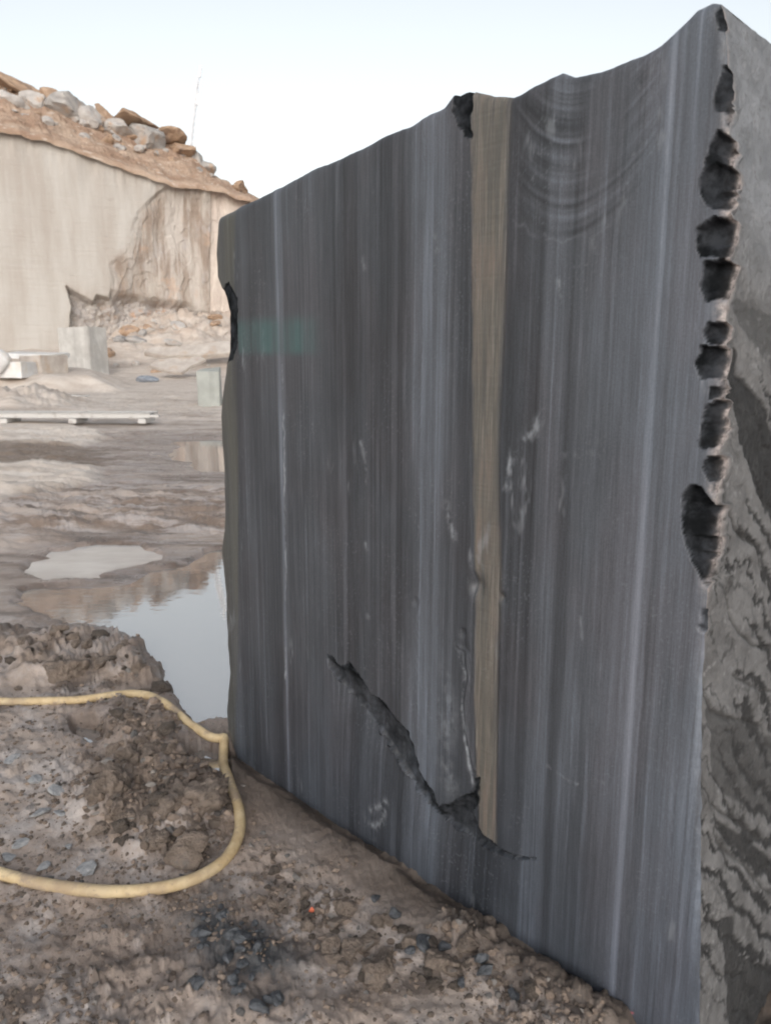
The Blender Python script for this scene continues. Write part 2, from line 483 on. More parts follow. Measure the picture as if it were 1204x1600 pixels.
def fmask(pts, soft=0.004, amp=0.0, fr=30, seed=0):
    d = sdf(sx, zz, FPs(pts))
    if amp: d = d + amp * fbm(sx * fr, zz * fr, 4, seed, 0.6)
    return 1 - ss(-soft, soft, d), d
depth = np.zeros_like(sx); frac = np.zeros_like(sx); ids = np.zeros(sx.shape, int)
# overall saw waviness and roll of the arrises
depth += 0.0016 * fbm(sx * 7, zz * 0.8, 3, 111) + 0.0005 * fbm(sx * 60, zz * 2, 3, 112)
edge_r = (sR - sx); edge_l = (sx - sL); edge_t = (top - zz)
depth += 0.010 * np.exp(-edge_r / 0.007) * (0.6 + 0.8 * billow(zz * 22, zz * 0, 4, 113))
depth += 0.022 * np.exp(-edge_l / 0.014) * (0.7 + 0.5 * fbm(zz * 6, zz * 0, 3, 114))
depth += 0.010 * np.exp(-edge_t / 0.008)
# tan vein
vl = FPs([(732, 100), (735, 160), (737, 500), (738, 700), (742, 900), (741, 1100), (746, 1235), (749, 1345)])
vr = FPs([(799, 100), (797, 150), (786, 500), (778, 700), (779, 900), (776, 1100), (773, 1345)])
vL = np.interp(zz, vl[::-1, 1], vl[::-1, 0]) + 0.0015 * fbm(zz * 20, zz * 0, 3, 121)
vR = np.interp(zz, vr[::-1, 1], vr[::-1, 0]) + 0.0012 * fbm(zz * 20, zz * 0 + 9, 3, 122)
endc = FPs([(738, 1296), (752, 1308), (765, 1322), (780, 1336)])
vEnd = np.interp(sx, endc[:, 0], endc[:, 1])
vein = (ss(-0.002, 0.002, sx - vL) * ss(-0.003, 0.003, vR - sx) * ss(-0.004, 0.004, zz - vEnd))
ids[vein > 0.5] = 1
depth += 0.0020 * vein + 0.0020 * np.exp(-((sx - vL + 0.006) / 0.006) ** 2) * ss(0, 0.01, zz - vEnd)
depth += 0.0022 * np.exp(-((sx - vR) / 0.004) ** 2) * (zz > vEnd)
# spalled scar below the centre
up = [(511, 1022), (520, 1028), (532, 1040), (545, 1036), (560, 1052), (578, 1085), (597, 1094), (618, 1120), (638, 1142), (648, 1180),
      (660, 1215), (676, 1238), (684, 1262), (716, 1244), (735, 1240), (741, 1216), (748, 1214), (747, 1246), (738, 1270), (752, 1306), (790, 1334), (835, 1342),
      (800, 1342), (762, 1330), (728, 1308), (700, 1288), (668, 1262), (642, 1226), (622, 1190), (588, 1140), (560, 1108), (540, 1082), (524, 1058), (513, 1044)]
ms, dsp = fmask(up, 0.003, 0.010, 30, 131)
upper = FPs([(511, 1022), (532, 1038), (560, 1052), (597, 1094), (638, 1142), (660, 1215), (684, 1262), (716, 1244), (741, 1216), (760, 1300), (800, 1334)])
du = polyline_d(sx, zz, upper)
pro = np.exp(-du / 0.05)
lo_ = FPs([(513, 1044), (540, 1082), (588, 1140), (642, 1226), (668, 1262), (700, 1288), (728, 1308), (762, 1330), (800, 1342)])
zlo = np.interp(sx, lo_[:, 0], lo_[:, 1])
lat = ss(lo_[0, 0] - 0.01, lo_[0, 0] + 0.10, sx) * (1 - ss(lo_[6, 0] - 0.02, lo_[8, 0] + 0.02, sx))
depth += 0.024 * ms * ss(0.0, 0.035, du + 0.008 * fbm(sx * 40, zz * 40, 3, 134)) + 0.024 * (1 - ms) * ss(0.0, 0.004, zlo - zz) * lat * np.exp(-np.clip(zlo - zz, 0, 9) / 0.16)
depth += ms * 0.009 * (billow(sx * 26, zz * 26, 5, 132, 0.65) - 0.2)
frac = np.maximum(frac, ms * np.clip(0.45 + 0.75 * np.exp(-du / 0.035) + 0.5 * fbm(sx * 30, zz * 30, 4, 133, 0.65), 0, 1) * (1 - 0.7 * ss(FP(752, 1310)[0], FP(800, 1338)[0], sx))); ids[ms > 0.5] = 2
# lifted lip right of the scar, powdered pale
lip = FPs([(712, 1012), (724, 1020), (728, 1060), (722, 1100), (726, 1150), (736, 1200)])
dl = polyline_d(sx, zz, lip)
depth += 0.004 * np.exp(-(dl / 0.004) ** 2) - 0.004 * np.exp(-(polyline_d(sx - 0.008, zz, lip) / 0.006) ** 2)
# chip at the top of the vein, chip at the far left, hollows along the near arris
CH = [([(700, 128), (736, 128), (736, 218), (726, 214), (716, 200), (706, 175)], 0.030, 0.004),
      ([(326, 425), (346, 452), (358, 440), (371, 468), (372, 535), (364, 564), (340, 572), (330, 500)], 0.012, 0.004),
      ([(1118, -6), (1150, -6), (1150, 46), (1114, 50), (1111, 20)], 0.010, 0.003),
      ([(1128, 100), (1150, 104), (1150, 172), (1112, 173), (1113, 145), (1122, 112)], 0.018, 0.003),
      ([(1116, 205), (1150, 210), (1150, 262), (1096, 258), (1100, 232)], 0.022, 0.004),
      ([(1085, 262), (1108, 252), (1150, 262), (1150, 326), (1104, 329), (1086, 320), (1074, 302), (1073, 280)], 0.034, 0.001),
      ([(1112, 338), (1150, 338), (1150, 402), (1088, 402), (1081, 385), (1082, 358)], 0.032, 0.003),
      ([(1088, 407), (1150, 404), (1150, 470), (1092, 471), (1080, 450), (1080, 425)], 0.030, 0.003),
      ([(1094, 502), (1140, 502), (1140, 538), (1094, 536), (1086, 520)], 0.022, 0.003),
      ([(1090, 540), (1140, 540), (1140, 592), (1088, 594), (1079, 570)], 0.030, 0.003),
      ([(1096, 604), (1140, 600), (1140, 620), (1098, 622)], 0.016, 0.003),
      ([(1092, 626), (1140, 626), (1140, 702), (1082, 704), (1086, 670)], 0.026, 0.005),
      ([(1096, 710), (1140, 710), (1130, 752), (1104, 752), (1093, 735)], 0.022, 0.004),
      ([(1076, 758), (1094, 758), (1114, 792), (1130, 840), (1118, 908), (1092, 906), (1078, 875), (1063, 835), (1064, 775)], 0.045, 0.002)]
for i, (poly, dep, amp) in enumerate(CH):
    if i > 1: poly = [(1136 - (1136 - u_) * (0.82 + 0.1 * math.sin(i * 2.3)) if u_ < 1136 else u_, v_) for u_, v_ in poly] if i < 13 else poly
    m, d = fmask(poly, 0.0018, amp * 2.4, 46, 140 + i)
    ins = np.clip(-d, 0, 1)
    pz = FPs(poly)[:, 1]
    up_ = np.clip((zz - pz.min()) / (pz.max() - pz.min()), 0, 1)
    smoothc = 0.35 if i == 5 else 1.0
    prof = ss(0, 0.006, ins) * (0.30 + 0.95 * up_ ** 0.8) * (0.75 + 0.25 * ss(0.0, 0.03, ins))
    prof = prof * (0.85 + smoothc * (0.45 * billow(sx * 22, zz * 38, 4, 160 + i) - 0.1))
    led = ss(0.15, 0.35, vn(sx * 9 + i, zz * 42, 180 + i)) * smoothc * (i not in (0, 1, 14))
    depth += m * (dep * 0.8 * prof * (0.85 + 0.8 * np.exp(-edge_r / 0.025) * (i > 1)) + 0.010 * led * ss(0, 0.01, ins))
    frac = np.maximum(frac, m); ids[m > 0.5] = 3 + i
# ragged minor chipping along the near arris, between and around the hollows
azone = ss(FP(1092, 1130)[1], FP(1098, 960)[1], zz) * (1 - ss(FP(1130, 110)[1], FP(1130, 60)[1], zz))
rag = ss(0.02, 0.40, fbm(zz * 24, sx * 10, 4, 191, 0.65)) * (0.008 + 0.022 * ss(0.0, 0.5, fbm(zz * 9, zz * 0, 2, 192)))
mr = azone * (1 - ss(rag - 0.002, rag + 0.002, edge_r)) * (rag > 0.004)
depth += 0.014 * mr * (0.5 + billow(sx * 40, zz * 40, 3, 193))
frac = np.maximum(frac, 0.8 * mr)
# small pits
for (u, v, r, dp) in ((743, 914, 10, 0.02), (784, 934, 5, 0.01), (648, 940, 4, 0.006), (722, 990, 5, 0.008), (723, 1012, 8, 0.008)):
    c0 = FP(u, v); rr = abs(FP(u + r, v)[0] - c0[0])
    g = np.exp(-((sx - c0[0]) ** 2 + ((zz - c0[1]) * 0.8) ** 2) / (rr * rr))
    depth += dp * g
# --- tone of the banding: measured bands + finer random ones (runs along the bedding, so nearly constant in height)
xs700 = lambda u: FP(u, 700)[0]
lean = sx + (zz - FP(700, 700)[1]) * (-0.012 + 0.018 * (sx - S_LEFT) / (S_RIGHT - S_LEFT))
bands = [(345, .30), (366, .30), (372, .22), (400, .30), (432, .27), (440, .55), (450, .36), (480, .36), (520, .30), (545, .22), (575, .28), (590, .20),
         (625, .20), (645, .40), (665, .44), (684, .50), (700, .30), (722, .18), (738, .20), (777, .18), (800, .22), (835, .24), (845, .48), (866, .46),
         (880, .22), (900, .32), (935, .34), (960, .40), (985, .42), (1004, .50), (1012, .86), (1019, .52), (1032, .44), (1050, .52), (1075, .46), (1105, .46), (1120, .5)]
bx = np.array([xs700(b[0]) for b in bands]); bv = np.array([b[1] for b in bands])
tone = np.interp(lean, bx, bv)
tone += 0.11 * fbm(lean * 38, zz * 0.5, 4, 201, 0.7) + 0.10 * fbm(lean * 150, zz * 1.2, 3, 202, 0.7) + 0.09 * fbm(sx * 6, zz * 3, 5, 203, 0.6)
tone += 0.05 * fbm(lean * 320, zz * 2, 2, 204)
for sc_i, (fr_i, zf_i, am_i, th_i) in enumerate([(70, 0.7, 0.20, 0.45), (130, 1.1, 0.20, 0.5), (240, 1.6, 0.16, 0.5)]):      # thin pale streaks, broken along their length
    tone += am_i * ss(th_i, th_i + 0.35, vn(lean * fr_i + 0.25 * fbm(sx * 9, zz * 6, 2, 206), zz * 0.12, 207 + sc_i)) * np.clip(0.4 + 1.2 * fbm(lean * 30, zz * zf_i * 3, 3, 210 + sc_i), 0, 1)
tone += 0.16 * fbm(lean * 13, zz * 0.7 + 3, 4, 231, 0.6)
scuff = ss(0.25, 0.6, fbm(sx * 26, zz * 7, 4, 232, 0.7)) * ss(0.1, 0.5, fbm(sx * 5, zz * 2.5, 3, 233))
speck = ss(0.62, 0.8, vn(sx * 230, zz * 210, 214)) * ss(0.0, 0.4, fbm(sx * 8, zz * 5, 3, 219))
wrx = sx + 0.007 * fbm(sx * 45, zz * 30, 3, 215); wrz = zz + 0.012 * fbm(sx * 40, zz * 25, 3, 216)
smud = fbm(sx * 70, zz * 45, 4, 217, 0.7); smu2 = fbm(sx * 14, zz * 9, 3, 218)
def stroke(pts, w, a, seed):
    d = polyline_d(wrx, wrz, FPs(pts))
    return a * np.exp(-(d / w) ** 2) * np.clip(0.35 + 1.3 * smud + 0.9 * smu2, 0, 1.2)
chalk = np.zeros_like(sx)
for i, (pts, w, a) in enumerate([
        ([(848, 648), (820, 690), (800, 720), (790, 765)], 0.012, 0.8), ([(880, 715), (920, 705), (945, 675)], 0.008, 0.3),
        ([(697, 790), (706, 820), (712, 845)], 0.013, 0.75), ([(564, 690), (571, 720), (572, 755)], 0.007, 0.55),
        ([(572, 850), (574, 862)], 0.007, 0.5), ([(572, 940), (574, 965)], 0.008, 0.6), ([(580, 1265), (600, 1255), (595, 1290), (578, 1288)], 0.012, 0.65),
        ([(712, 1010), (726, 1050), (722, 1110), (730, 1180), (738, 1225)], 0.006, 1.0), ([(690, 1060), (700, 1120), (690, 1180), (705, 1230)], 0.035, 0.32),
        ([(580, 285), (582, 298)], 0.007, 0.45), ([(566, 405), (568, 418)], 0.008, 0.3), ([(874, 440), (876, 462)], 0.006, 0.5), ([(680, 360), (683, 390)], 0.008, 0.3),
        ([(440, 560), (444, 700), (446, 880), (446, 1060)], 0.004, 0.8), ([(800, 340), (830, 366), (880, 380), (930, 366), (965, 345)], 0.0025, 0.18),
        ([(905, 965), (908, 1000)], 0.004, 0.5), ([(855, 1195), (900, 1225)], 0.003, 0.5), ([(985, 100), (1015, 110), (1030, 90)], 0.006, 0.35)]):
    chalk += stroke(pts, w, a, 220 + i)
chalk += 0.16 * speck + 0.42 * scuff
# curved wire-saw marks, upper right: arcs around a centre above the block
ac = FP(884, 380); ac2 = FP(804, 342)
kq = (ac2[1] - ac[1]) / (ac2[0] - ac[0]) ** 2
ar = zz - kq * (sx - ac[0] - 0.10 * (zz - ac[1])) ** 2 + 0.004 * fbm(sx * 12, zz * 12, 3, 304)
arc_reg = sdf(sx, zz, FPs([(798, 150), (1030, 40), (1040, 200), (985, 330), (930, 372), (870, 382), (800, 345)]))
arcm = 1 - ss(-0.05, 0.01, arc_reg)
arcs = vn(ar * 190, ar * 0, 301) * 0.7 + vn(ar * 85, ar * 0, 302)
arcs *= np.clip(0.5 + fbm(sx * 6, zz * 6, 3, 303), 0, 1) * (0.35 + 0.65 * np.exp(-((sx - FP(930, 280)[0]) / 0.11) ** 2))
depth += 0.0018 * arcm * arcs
tone += 0.50 * arcm * arcs
tone += 0.05 * ss(vR + 0.12, S_RIGHT, sx)
# horizontal ticks on the vein left by the saw
depth += 0.0004 * vein * vn(zz * 260, sx * 4, 305)
ol = FPs([(330, 300), (368, 300), (366, 430), (372, 700), (372, 1000), (366, 1190), (330, 1200)])
olive = (1 - ss(-0.008, 0.008, sdf(sx, zz, ol))) * np.clip(0.75 + 0.6 * fbm(sx * 20, zz * 2, 3, 311), 0, 1)
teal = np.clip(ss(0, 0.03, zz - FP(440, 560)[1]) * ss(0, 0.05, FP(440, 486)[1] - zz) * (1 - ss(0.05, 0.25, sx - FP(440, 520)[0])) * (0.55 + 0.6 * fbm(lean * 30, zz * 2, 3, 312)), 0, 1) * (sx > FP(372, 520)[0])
veinc = (ss(-0.006, 0.006, sx - vL + 0.007 * fbm(sx * 90, zz * 9, 4, 123, 0.6)) * ss(-0.014, 0.018, vR - sx + 0.014 * fbm(sx * 80, zz * 4, 4, 124, 0.6)) * ss(-0.004, 0.004, zz - vEnd))
pinkm = np.exp(-(polyline_d(sx, zz, FPs([(955, 1573), (972, 1580), (988, 1583)])) / 0.0022) ** 2)
arris = np.exp(-(edge_r / 0.014) ** 2) * (1 - 0.92 * frac * ss(0.002, 0.008, edge_r)) * ss(FP(1100, 960)[1], FP(1100, 860)[1], zz) * ss(FP(1130, 130)[1], FP(1130, 260)[1], zz)
arris = np.clip(arris * (0.85 + 0.9 * fbm(sx * 40, zz * 60, 3, 313)), 0, 1)
low_tone = (1 - ss(0.0, 0.75, zz + 0.18 * fbm(sx * 3, zz * 1.5, 4, 314)))  # face turns darker and bluer towards the bottom
depth *= np.where(np.abs(edge_r) < 1e-9, 0.0, 1.0) * 0 + 1

M = {}
k = NT('sawn_dark_stone')
vs = k.coord((1, 0.2, 0.018)); v = k.coord()
st = k.noise(420, 4, 0.7, vs)
sp = k.noise(210, 6, 0.72, v)
t = k.math('ADD', k.attr('tone'), k.math('MULTIPLY', k.math('SUBTRACT', st, 0.5), 0.54))
t = k.math('ADD', t, k.math('MULTIPLY', k.math('SUBTRACT', sp, 0.5), 0.42))
cr = k.n('ShaderNodeValToRGB'); k.l(t, cr.inputs[0])
el = cr.color_ramp.elements
el[0].position = 0.0; el[0].color = (0.022, 0.024, 0.027, 1)
el[1].position = 1.0; el[1].color = (0.198, 0.224, 0.268, 1)
for p_, c_ in ((0.22, (0.042, 0.045, 0.052, 1)), (0.40, (0.067, 0.072, 0.083, 1)), (0.60, (0.103, 0.113, 0.134, 1))):
    e_ = el.new(p_); e_.color = c_
col = cr.outputs[0]
col = k.mix(k.ramp(k.noise(3.2, 4, 0.6, k.coord((1.6, 1, 0.5))), 0.42, 0.64, 0, 0.7), col, k.mix(1.0, col, (1.05, 0.97, 0.95), 'MULTIPLY'))
col = k.mix(k.attr('low_tone'), col, k.mix(1.0, col, (0.76, 0.80, 0.85), 'MULTIPLY'))
col = k.mix(k.math('MULTIPLY', k.attr('olive'), 0.55), col, k.mix(k.ramp(st, 0.3, 0.7), (0.075, 0.072, 0.055), (0.118, 0.112, 0.090)))
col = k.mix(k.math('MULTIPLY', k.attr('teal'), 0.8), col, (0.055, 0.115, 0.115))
hz_ = k.noise(240, 3, 0.6, k.coord((0.05, 0.2, 1)))
vc = k.mix(k.ramp(st, 0.34, 0.66), (0.088, 0.079, 0.068), (0.175, 0.157, 0.138))
vc = k.mix(k.ramp(k.noise(5, 5, 0.62, k.coord((1, 1, 0.6))), 0.45, 0.65, 0, 0.7), vc, (0.172, 0.135, 0.114))
vc = k.mix(k.ramp(k.noise(30, 5, 0.65, k.coord((2.0, 1, 0.06))), 0.44, 0.62, 0, 0.85), vc, (0.092, 0.089, 0.080))
vc = k.mix(k.ramp(k.noise(55, 4, 0.65, k.coord((2.0, 1, 0.05))), 0.55, 0.68, 0, 0.7), vc, (0.215, 0.195, 0.172))
vc = k.mix(k.ramp(sp, 0.56, 0.72, 0, 0.5), vc, (0.06, 0.055, 0.05))
vc = k.mix(k.ramp(hz_, 0.60, 0.78, 0, 0.25), vc, (0.09, 0.077, 0.066))
col = k.mix(k.math('MULTIPLY', k.attr('vein'), k.ramp(k.noise(18, 4, 0.6, k.coord((1.5, 1, 0.2))), 0.3, 0.6, 0.70, 0.95)), col, vc)
col = k.mix(k.math('MULTIPLY', k.attr('chalk'), 0.75), col, (0.30, 0.32, 0.35))
col = k.mix(k.attr('pink'), col, (0.55, 0.16, 0.17))
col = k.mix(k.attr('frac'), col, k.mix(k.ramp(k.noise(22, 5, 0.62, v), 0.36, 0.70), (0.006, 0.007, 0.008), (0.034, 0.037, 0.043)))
col = k.mix(k.attr('arris'), col, k.mix(k.ramp(k.noise(90, 5, 0.7, v), 0.35, 0.65), (0.13, 0.115, 0.112), (0.36, 0.315, 0.30)))
rg = k.math('ADD', k.ramp(sp, 0.3, 0.7, 0.40, 0.52), k.math('MULTIPLY', k.attr('frac'), 0.3))
hgt = k.math('ADD', k.math('MULTIPLY', st, 0.5), k.math('MULTIPLY', sp, 0.4))
M['sawn'] = k.done(col, rg, k.bump(hgt, 0.28, 0.002), spec=k.math('SUBTRACT', 0.35, k.math('MULTIPLY', k.attr('frac'), 0.30)))

bl_root = empty('stone_block', tuple(A))
bl_root.rotation_euler = (0, 0, BLOCK_ROT)
tag(bl_root, 'huge dark grey sawn block with vertical banding and one tan vein', 'stone block')
fverts = np.stack([sx, depth, zz], -1).reshape(-1, 3)
fq = grid_quads(NR, NC)
fid = ids.reshape(-1)[fq].max(1)
attrs = dict(tone=tone, frac=frac, chalk=np.clip(chalk, 0, 1), olive=olive, teal=teal, arris=arris, low_tone=low_tone, vein=veinc, pink=pinkm)
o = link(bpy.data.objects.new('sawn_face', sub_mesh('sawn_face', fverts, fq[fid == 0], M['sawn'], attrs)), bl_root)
face_o = o
o = link(bpy.data.objects.new('tan_vein', sub_mesh('tan_vein', fverts, fq[fid == 1], M['sawn'], attrs)), face_o)
o['label'] = 'tan vein running from top to bottom of the sawn face'
o = link(bpy.data.objects.new('spall_scar', sub_mesh('spall_scar', fverts, fq[fid == 2], M['sawn'], attrs)), face_o)
o['label'] = 'dark diagonal scar where the face has spalled'
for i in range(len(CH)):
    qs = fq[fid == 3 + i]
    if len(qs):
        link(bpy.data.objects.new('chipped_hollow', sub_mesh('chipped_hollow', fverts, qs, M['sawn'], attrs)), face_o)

# cleft side face, turning away to the right
NW = 190
wl = BLOCK_D * np.linspace(0, 1, NW) ** 1.7
cor = fverts.reshape(NR, NC, 3)[:, -1, :]
WW = wl[None, :].repeat(NR, 0)
dropz = -0.03 * wl
sz = cor[:, 2][:, None] + dropz[None, :] * qq[:, :1]
P_C = A + E * S_RIGHT
def SPt(u, v):
    p = on_plane(u, v, P_C, E)
    return float(np.dot(p - P_C, NIN)), float(p[2])
def SPs(pts): return np.array([SPt(*p) for p in pts])
Fld = (sz * 6.5 + WW * 7.5) + 1.1 * fbm(WW * 5, sz * 5, 5, 401, 0.6) + 0.35 * fbm(WW * 22, sz * 22, 4, 402, 0.6)
terr = np.floor(Fld); fr_ = Fld - terr
step = terr + ss(0.0, 0.10, fr_)
sel = np.clip(0.35 + 1.8 * fbm(WW * 4 + 4, sz * 3.0, 3, 403), 0, 1) * (1 - 0.75 * ss(FP(1120, 520)[1], FP(1120, 300)[1], sz))
rel = 0.006 * fbm(WW * 9, sz * 9, 5, 404, 0.6) + 0.003 * (ss(0.0, 0.1, fr_) - fr_) * sel + 0.0025 * fbm(WW * 45, sz * 45, 3, 405)
sdk = np.zeros_like(sz)
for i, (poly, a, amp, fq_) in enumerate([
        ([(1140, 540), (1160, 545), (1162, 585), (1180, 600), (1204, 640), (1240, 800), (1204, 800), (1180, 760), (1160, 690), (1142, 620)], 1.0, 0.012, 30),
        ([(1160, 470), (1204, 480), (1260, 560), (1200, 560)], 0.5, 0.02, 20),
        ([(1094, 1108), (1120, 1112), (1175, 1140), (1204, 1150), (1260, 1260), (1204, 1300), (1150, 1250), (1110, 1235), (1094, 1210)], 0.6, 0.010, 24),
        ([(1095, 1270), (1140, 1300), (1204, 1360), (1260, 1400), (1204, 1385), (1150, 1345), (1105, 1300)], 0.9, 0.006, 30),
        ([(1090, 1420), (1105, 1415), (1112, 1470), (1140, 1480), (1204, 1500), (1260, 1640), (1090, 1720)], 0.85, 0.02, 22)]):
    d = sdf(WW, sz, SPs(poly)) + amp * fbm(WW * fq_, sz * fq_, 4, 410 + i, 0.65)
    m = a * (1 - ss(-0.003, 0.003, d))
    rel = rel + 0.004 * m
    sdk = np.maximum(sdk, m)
lines = np.exp(-((fr_ - 0.05) / 0.07) ** 2) * sel
for i, pts in enumerate([[(1092, 1080), (1100, 1110), (1130, 1120), (1175, 1130), (1180, 1160), (1204, 1165)], [(1130, 930), (1138, 965), (1150, 990), (1170, 1008), (1204, 1012)],
                         [(1135, 1050), (1155, 1065), (1175, 1075), (1204, 1078)], [(1095, 1255), (1120, 1270), (1150, 1295), (1180, 1300)],
                         [(1096, 1305), (1125, 1335), (1150, 1370), (1185, 1385)], [(1120, 800), (1150, 830), (1180, 850), (1190, 905)]]):
    wob = 0.014 * fbm(WW * 26, sz * 26, 4, 430 + i, 0.7)
    d = polyline_d(WW + wob, sz - wob, SPs(pts))
    g = np.exp(-(d / (0.0035 + 0.004 * (fbm(WW * 12, sz * 12, 3, 460 + i) > 0))) ** 2)
    lines = np.maximum(lines, g); rel = rel + 0.006 * g
lowr = 1 - ss(FP(1120, 640)[1], FP(1120, 480)[1], sz)
lod = np.round(fbm(WW * 16, sz * 16, 2, 475) * 4) / 4
F2 = sz * 11 + WW * 11 + 0.9 * fbm(WW * 3.5, sz * 3.5, 3, 471, 0.5) + 0.38 * lod + 0.26 * fbm(WW * 34, sz * 34, 3, 472, 0.6) + 0.07 * fbm(WW * 110, sz * 110, 2, 473)
f2 = F2 - np.floor(F2)
wd = np.clip(0.17 + 0.60 * fbm(WW * 2.4, sz * 2.4, 3, 474), 0, 0.5)
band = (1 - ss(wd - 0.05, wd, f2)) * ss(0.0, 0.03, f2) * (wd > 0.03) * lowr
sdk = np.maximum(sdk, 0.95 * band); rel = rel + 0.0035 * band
fade = ss(0, 0.02, WW)
rel = rel * fade
pale = ss(FP(1120, 520)[1], FP(1120, 260)[1], sz + 0.12 * fbm(WW * 6, sz * 6, 4, 440))  # sky sheen on the upper side face, put into its colour
arr2 = np.exp(-(WW / 0.012) ** 2) * np.clip(0.6 + 0.6 * fbm(WW * 50, sz * 60, 3, 441), 0, 1) * ss(FP(1100, 1100)[1], FP(1100, 860)[1], sz)
k = NT('cleft_stone')
v = k.coord()
na = k.noise(14, 7, 0.65, v); nb = k.noise(70, 6, 0.7, v)
col = k.mix(k.ramp(na, 0.35, 0.65), (0.098, 0.096, 0.097), (0.160, 0.158, 0.160))
col = k.mix(k.attr('pale'), col, k.mix(k.ramp(na, 0.35, 0.7), (0.140, 0.146, 0.158), (0.225, 0.234, 0.252)))  # painted sky sheen: paler, bluer stone higher up
col = k.mix(k.ramp(nb, 0.54, 0.70, 0, 0.75), col, (0.085, 0.083, 0.082))
col = k.mix(k.ramp(k.noise(38, 6, 0.7, v), 0.55, 0.70, 0, 0.6), col, (0.27, 0.27, 0.275))
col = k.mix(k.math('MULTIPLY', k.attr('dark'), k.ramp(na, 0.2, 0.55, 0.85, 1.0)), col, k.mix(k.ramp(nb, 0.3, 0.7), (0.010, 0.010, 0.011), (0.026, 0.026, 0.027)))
col = k.mix(k.math('MULTIPLY', k.attr('lines'), 0.85), col, (0.035, 0.034, 0.034))
col = k.mix(k.attr('arris'), col, k.mix(k.ramp(nb, 0.35, 0.65), (0.16, 0.14, 0.135), (0.40, 0.35, 0.335)))
M['cleft'] = k.done(col, k.ramp(na, 0.3, 0.7, 0.55, 0.8), k.bump(k.math('ADD', na, nb), 0.8, 0.009), spec=0.4)
smx = np.interp(cor[:, 2], [rz[0], rz[-1]], [rsv[0], rsv[-1]])[:, None]; bl_ = ss(0.0, 0.06, WW)
sverts = np.stack([cor[:, 0][:, None] * (1 - bl_) + (0.5 * smx + 0.5 * np.interp(cor[:, 2], rz, rsv)[:, None]) * bl_ - rel + 0.01 * fade * fbm(WW * 3, sz * 3, 3, 442), cor[:, 1][:, None] * (1 - ss(0.0, 0.16, WW)) + WW, sz], -1).reshape(-1, 3)
link(bpy.data.objects.new('cleft_side_face', np_mesh('cleft_side_face', sverts, grid_quads(NR, NW), M['cleft'],
     dict(dark=sdk, lines=lines, pale=pale, arris=arr2))), bl_root)
# top, far end and back of the block
M['rough'] = stone_mat('rough_block_stone', (0.07, 0.07, 0.072), (0.17, 0.165, 0.16), 7, 0.85, 0.6)
fg = fverts.reshape(NR, NC, 3)
ww = np.linspace(0, BLOCK_D, 9)
tp = np.stack([fg[-1, :, None, 0] + 0 * ww, fg[-1, :, None, 1] + ww, fg[-1, :, None, 2] - 0.03 * ww], -1)
link(bpy.data.objects.new('top_face', np_mesh('top_face', tp.reshape(-1, 3), grid_quads(NC, 9)[:, ::-1], M['rough'])), bl_root)
jj = np.arange(0, NR, 8); jj[-1] = NR - 1
lf = np.stack([fg[jj, 0, 0][:, None] + 0.02 * fbm(fg[jj, 0, 2][:, None] * 4, ww[None, :] * 4, 4, 451) * ss(0, .2, ww), fg[jj, 0, 1][:, None] + ww, fg[jj, 0, 2][:, None] - 0.03 * ww * (jj[:, None] / (NR - 1))], -1)
link(bpy.data.objects.new('end_face', np_mesh('end_face', lf.reshape(-1, 3), grid_quads(len(jj), 9)[:, ::-1], M['rough'])), bl_root)
bk_ = fg[jj][:, ::8].copy(); bk_[..., 1] = BLOCK_D; bk_[..., 2] -= 0.03 * BLOCK_D * (jj[:, None] / (NR - 1))
link(bpy.data.objects.new('back_face', np_mesh('back_face', bk_.reshape(-1, 3), grid_quads(*bk_.shape[:2])[:, ::-1], M['rough'])), bl_root)

# ================================================================ QUARRY CLIFF
WL = np.array(at_depth(0, HZ, 52.0)); WR = np.array(at_depth(400, HZ, 62.0))
WL[2] = WR[2] = 0
WE = (WR - WL) / np.linalg.norm(WR - WL)
WIN = np.array([-WE[1], WE[0], 0.0])
def WPt(u, v, back=0.0):
    p = on_plane(u, v, WL + WIN * back, WIN)
    return float(np.dot(p - WL, WE)), float(p[2])
def WPs(pts, back=0.0): return np.array([WPt(*p, back) for p in pts])
WROT = math.atan2(WE[1], WE[0])
def wworld(a, d, z): return WL + WE * a + WIN * d + np.array([0, 0, z])

lip = WPs([(-500, 110), (-200, 165), (0, 199), (60, 212), (110, 230), (150, 243), (205, 264), (265, 285), (330, 292), (345, 296), (400, 316), (460, 340), (600, 380)])
crest = WPs([(-500, 60), (-200, 100), (0, 128), (40, 137), (75, 149), (135, 172), (165, 184), (235, 205), (275, 226), (300, 244), (330, 272), (360, 292), (395, 307), (460, 335), (600, 375)], 6.0)
al = np.unique(np.concatenate([np.linspace(-40, WPt(-30, 400)[0], 50), np.linspace(WPt(-30, 400)[0], WPt(420, 400)[0], 420), np.linspace(WPt(420, 400)[0], 70, 70)]))
NZ = 330
AW, QW = np.meshgrid(al, np.linspace(0, 1, NZ))
lipz = np.interp(AW, lip[:, 0], lip[:, 1]) + 0.12 * fbm(AW * 1.3, AW * 0, 4, 501)
ZW = -1.5 + QW * (lipz + 1.5)
SAWN = WPs([(-500, 60), (0, 180), (60, 195), (150, 225), (300, 268), (268, 286), (252, 296), (213, 332), (206, 352), (203, 378), (190, 398), (172, 412), (174, 440), (172, 466), (152, 462), (147, 473), (135, 466),
            (120, 458), (104, 447), (113, 480), (110, 520), (100, 560), (60, 640), (-500, 720)])
dS = sdf(AW, ZW, SAWN) + 0.10 * fbm(AW * 1.2, ZW * 1.2, 4, 502, 0.6)
brk = ss(-0.10, 0.22, dS)
PIL = WPs([(317, 270), (331, 270), (331, 500), (317, 500)])
RF = WPs([(331, 230), (800, 230), (800, 700), (331, 700)])
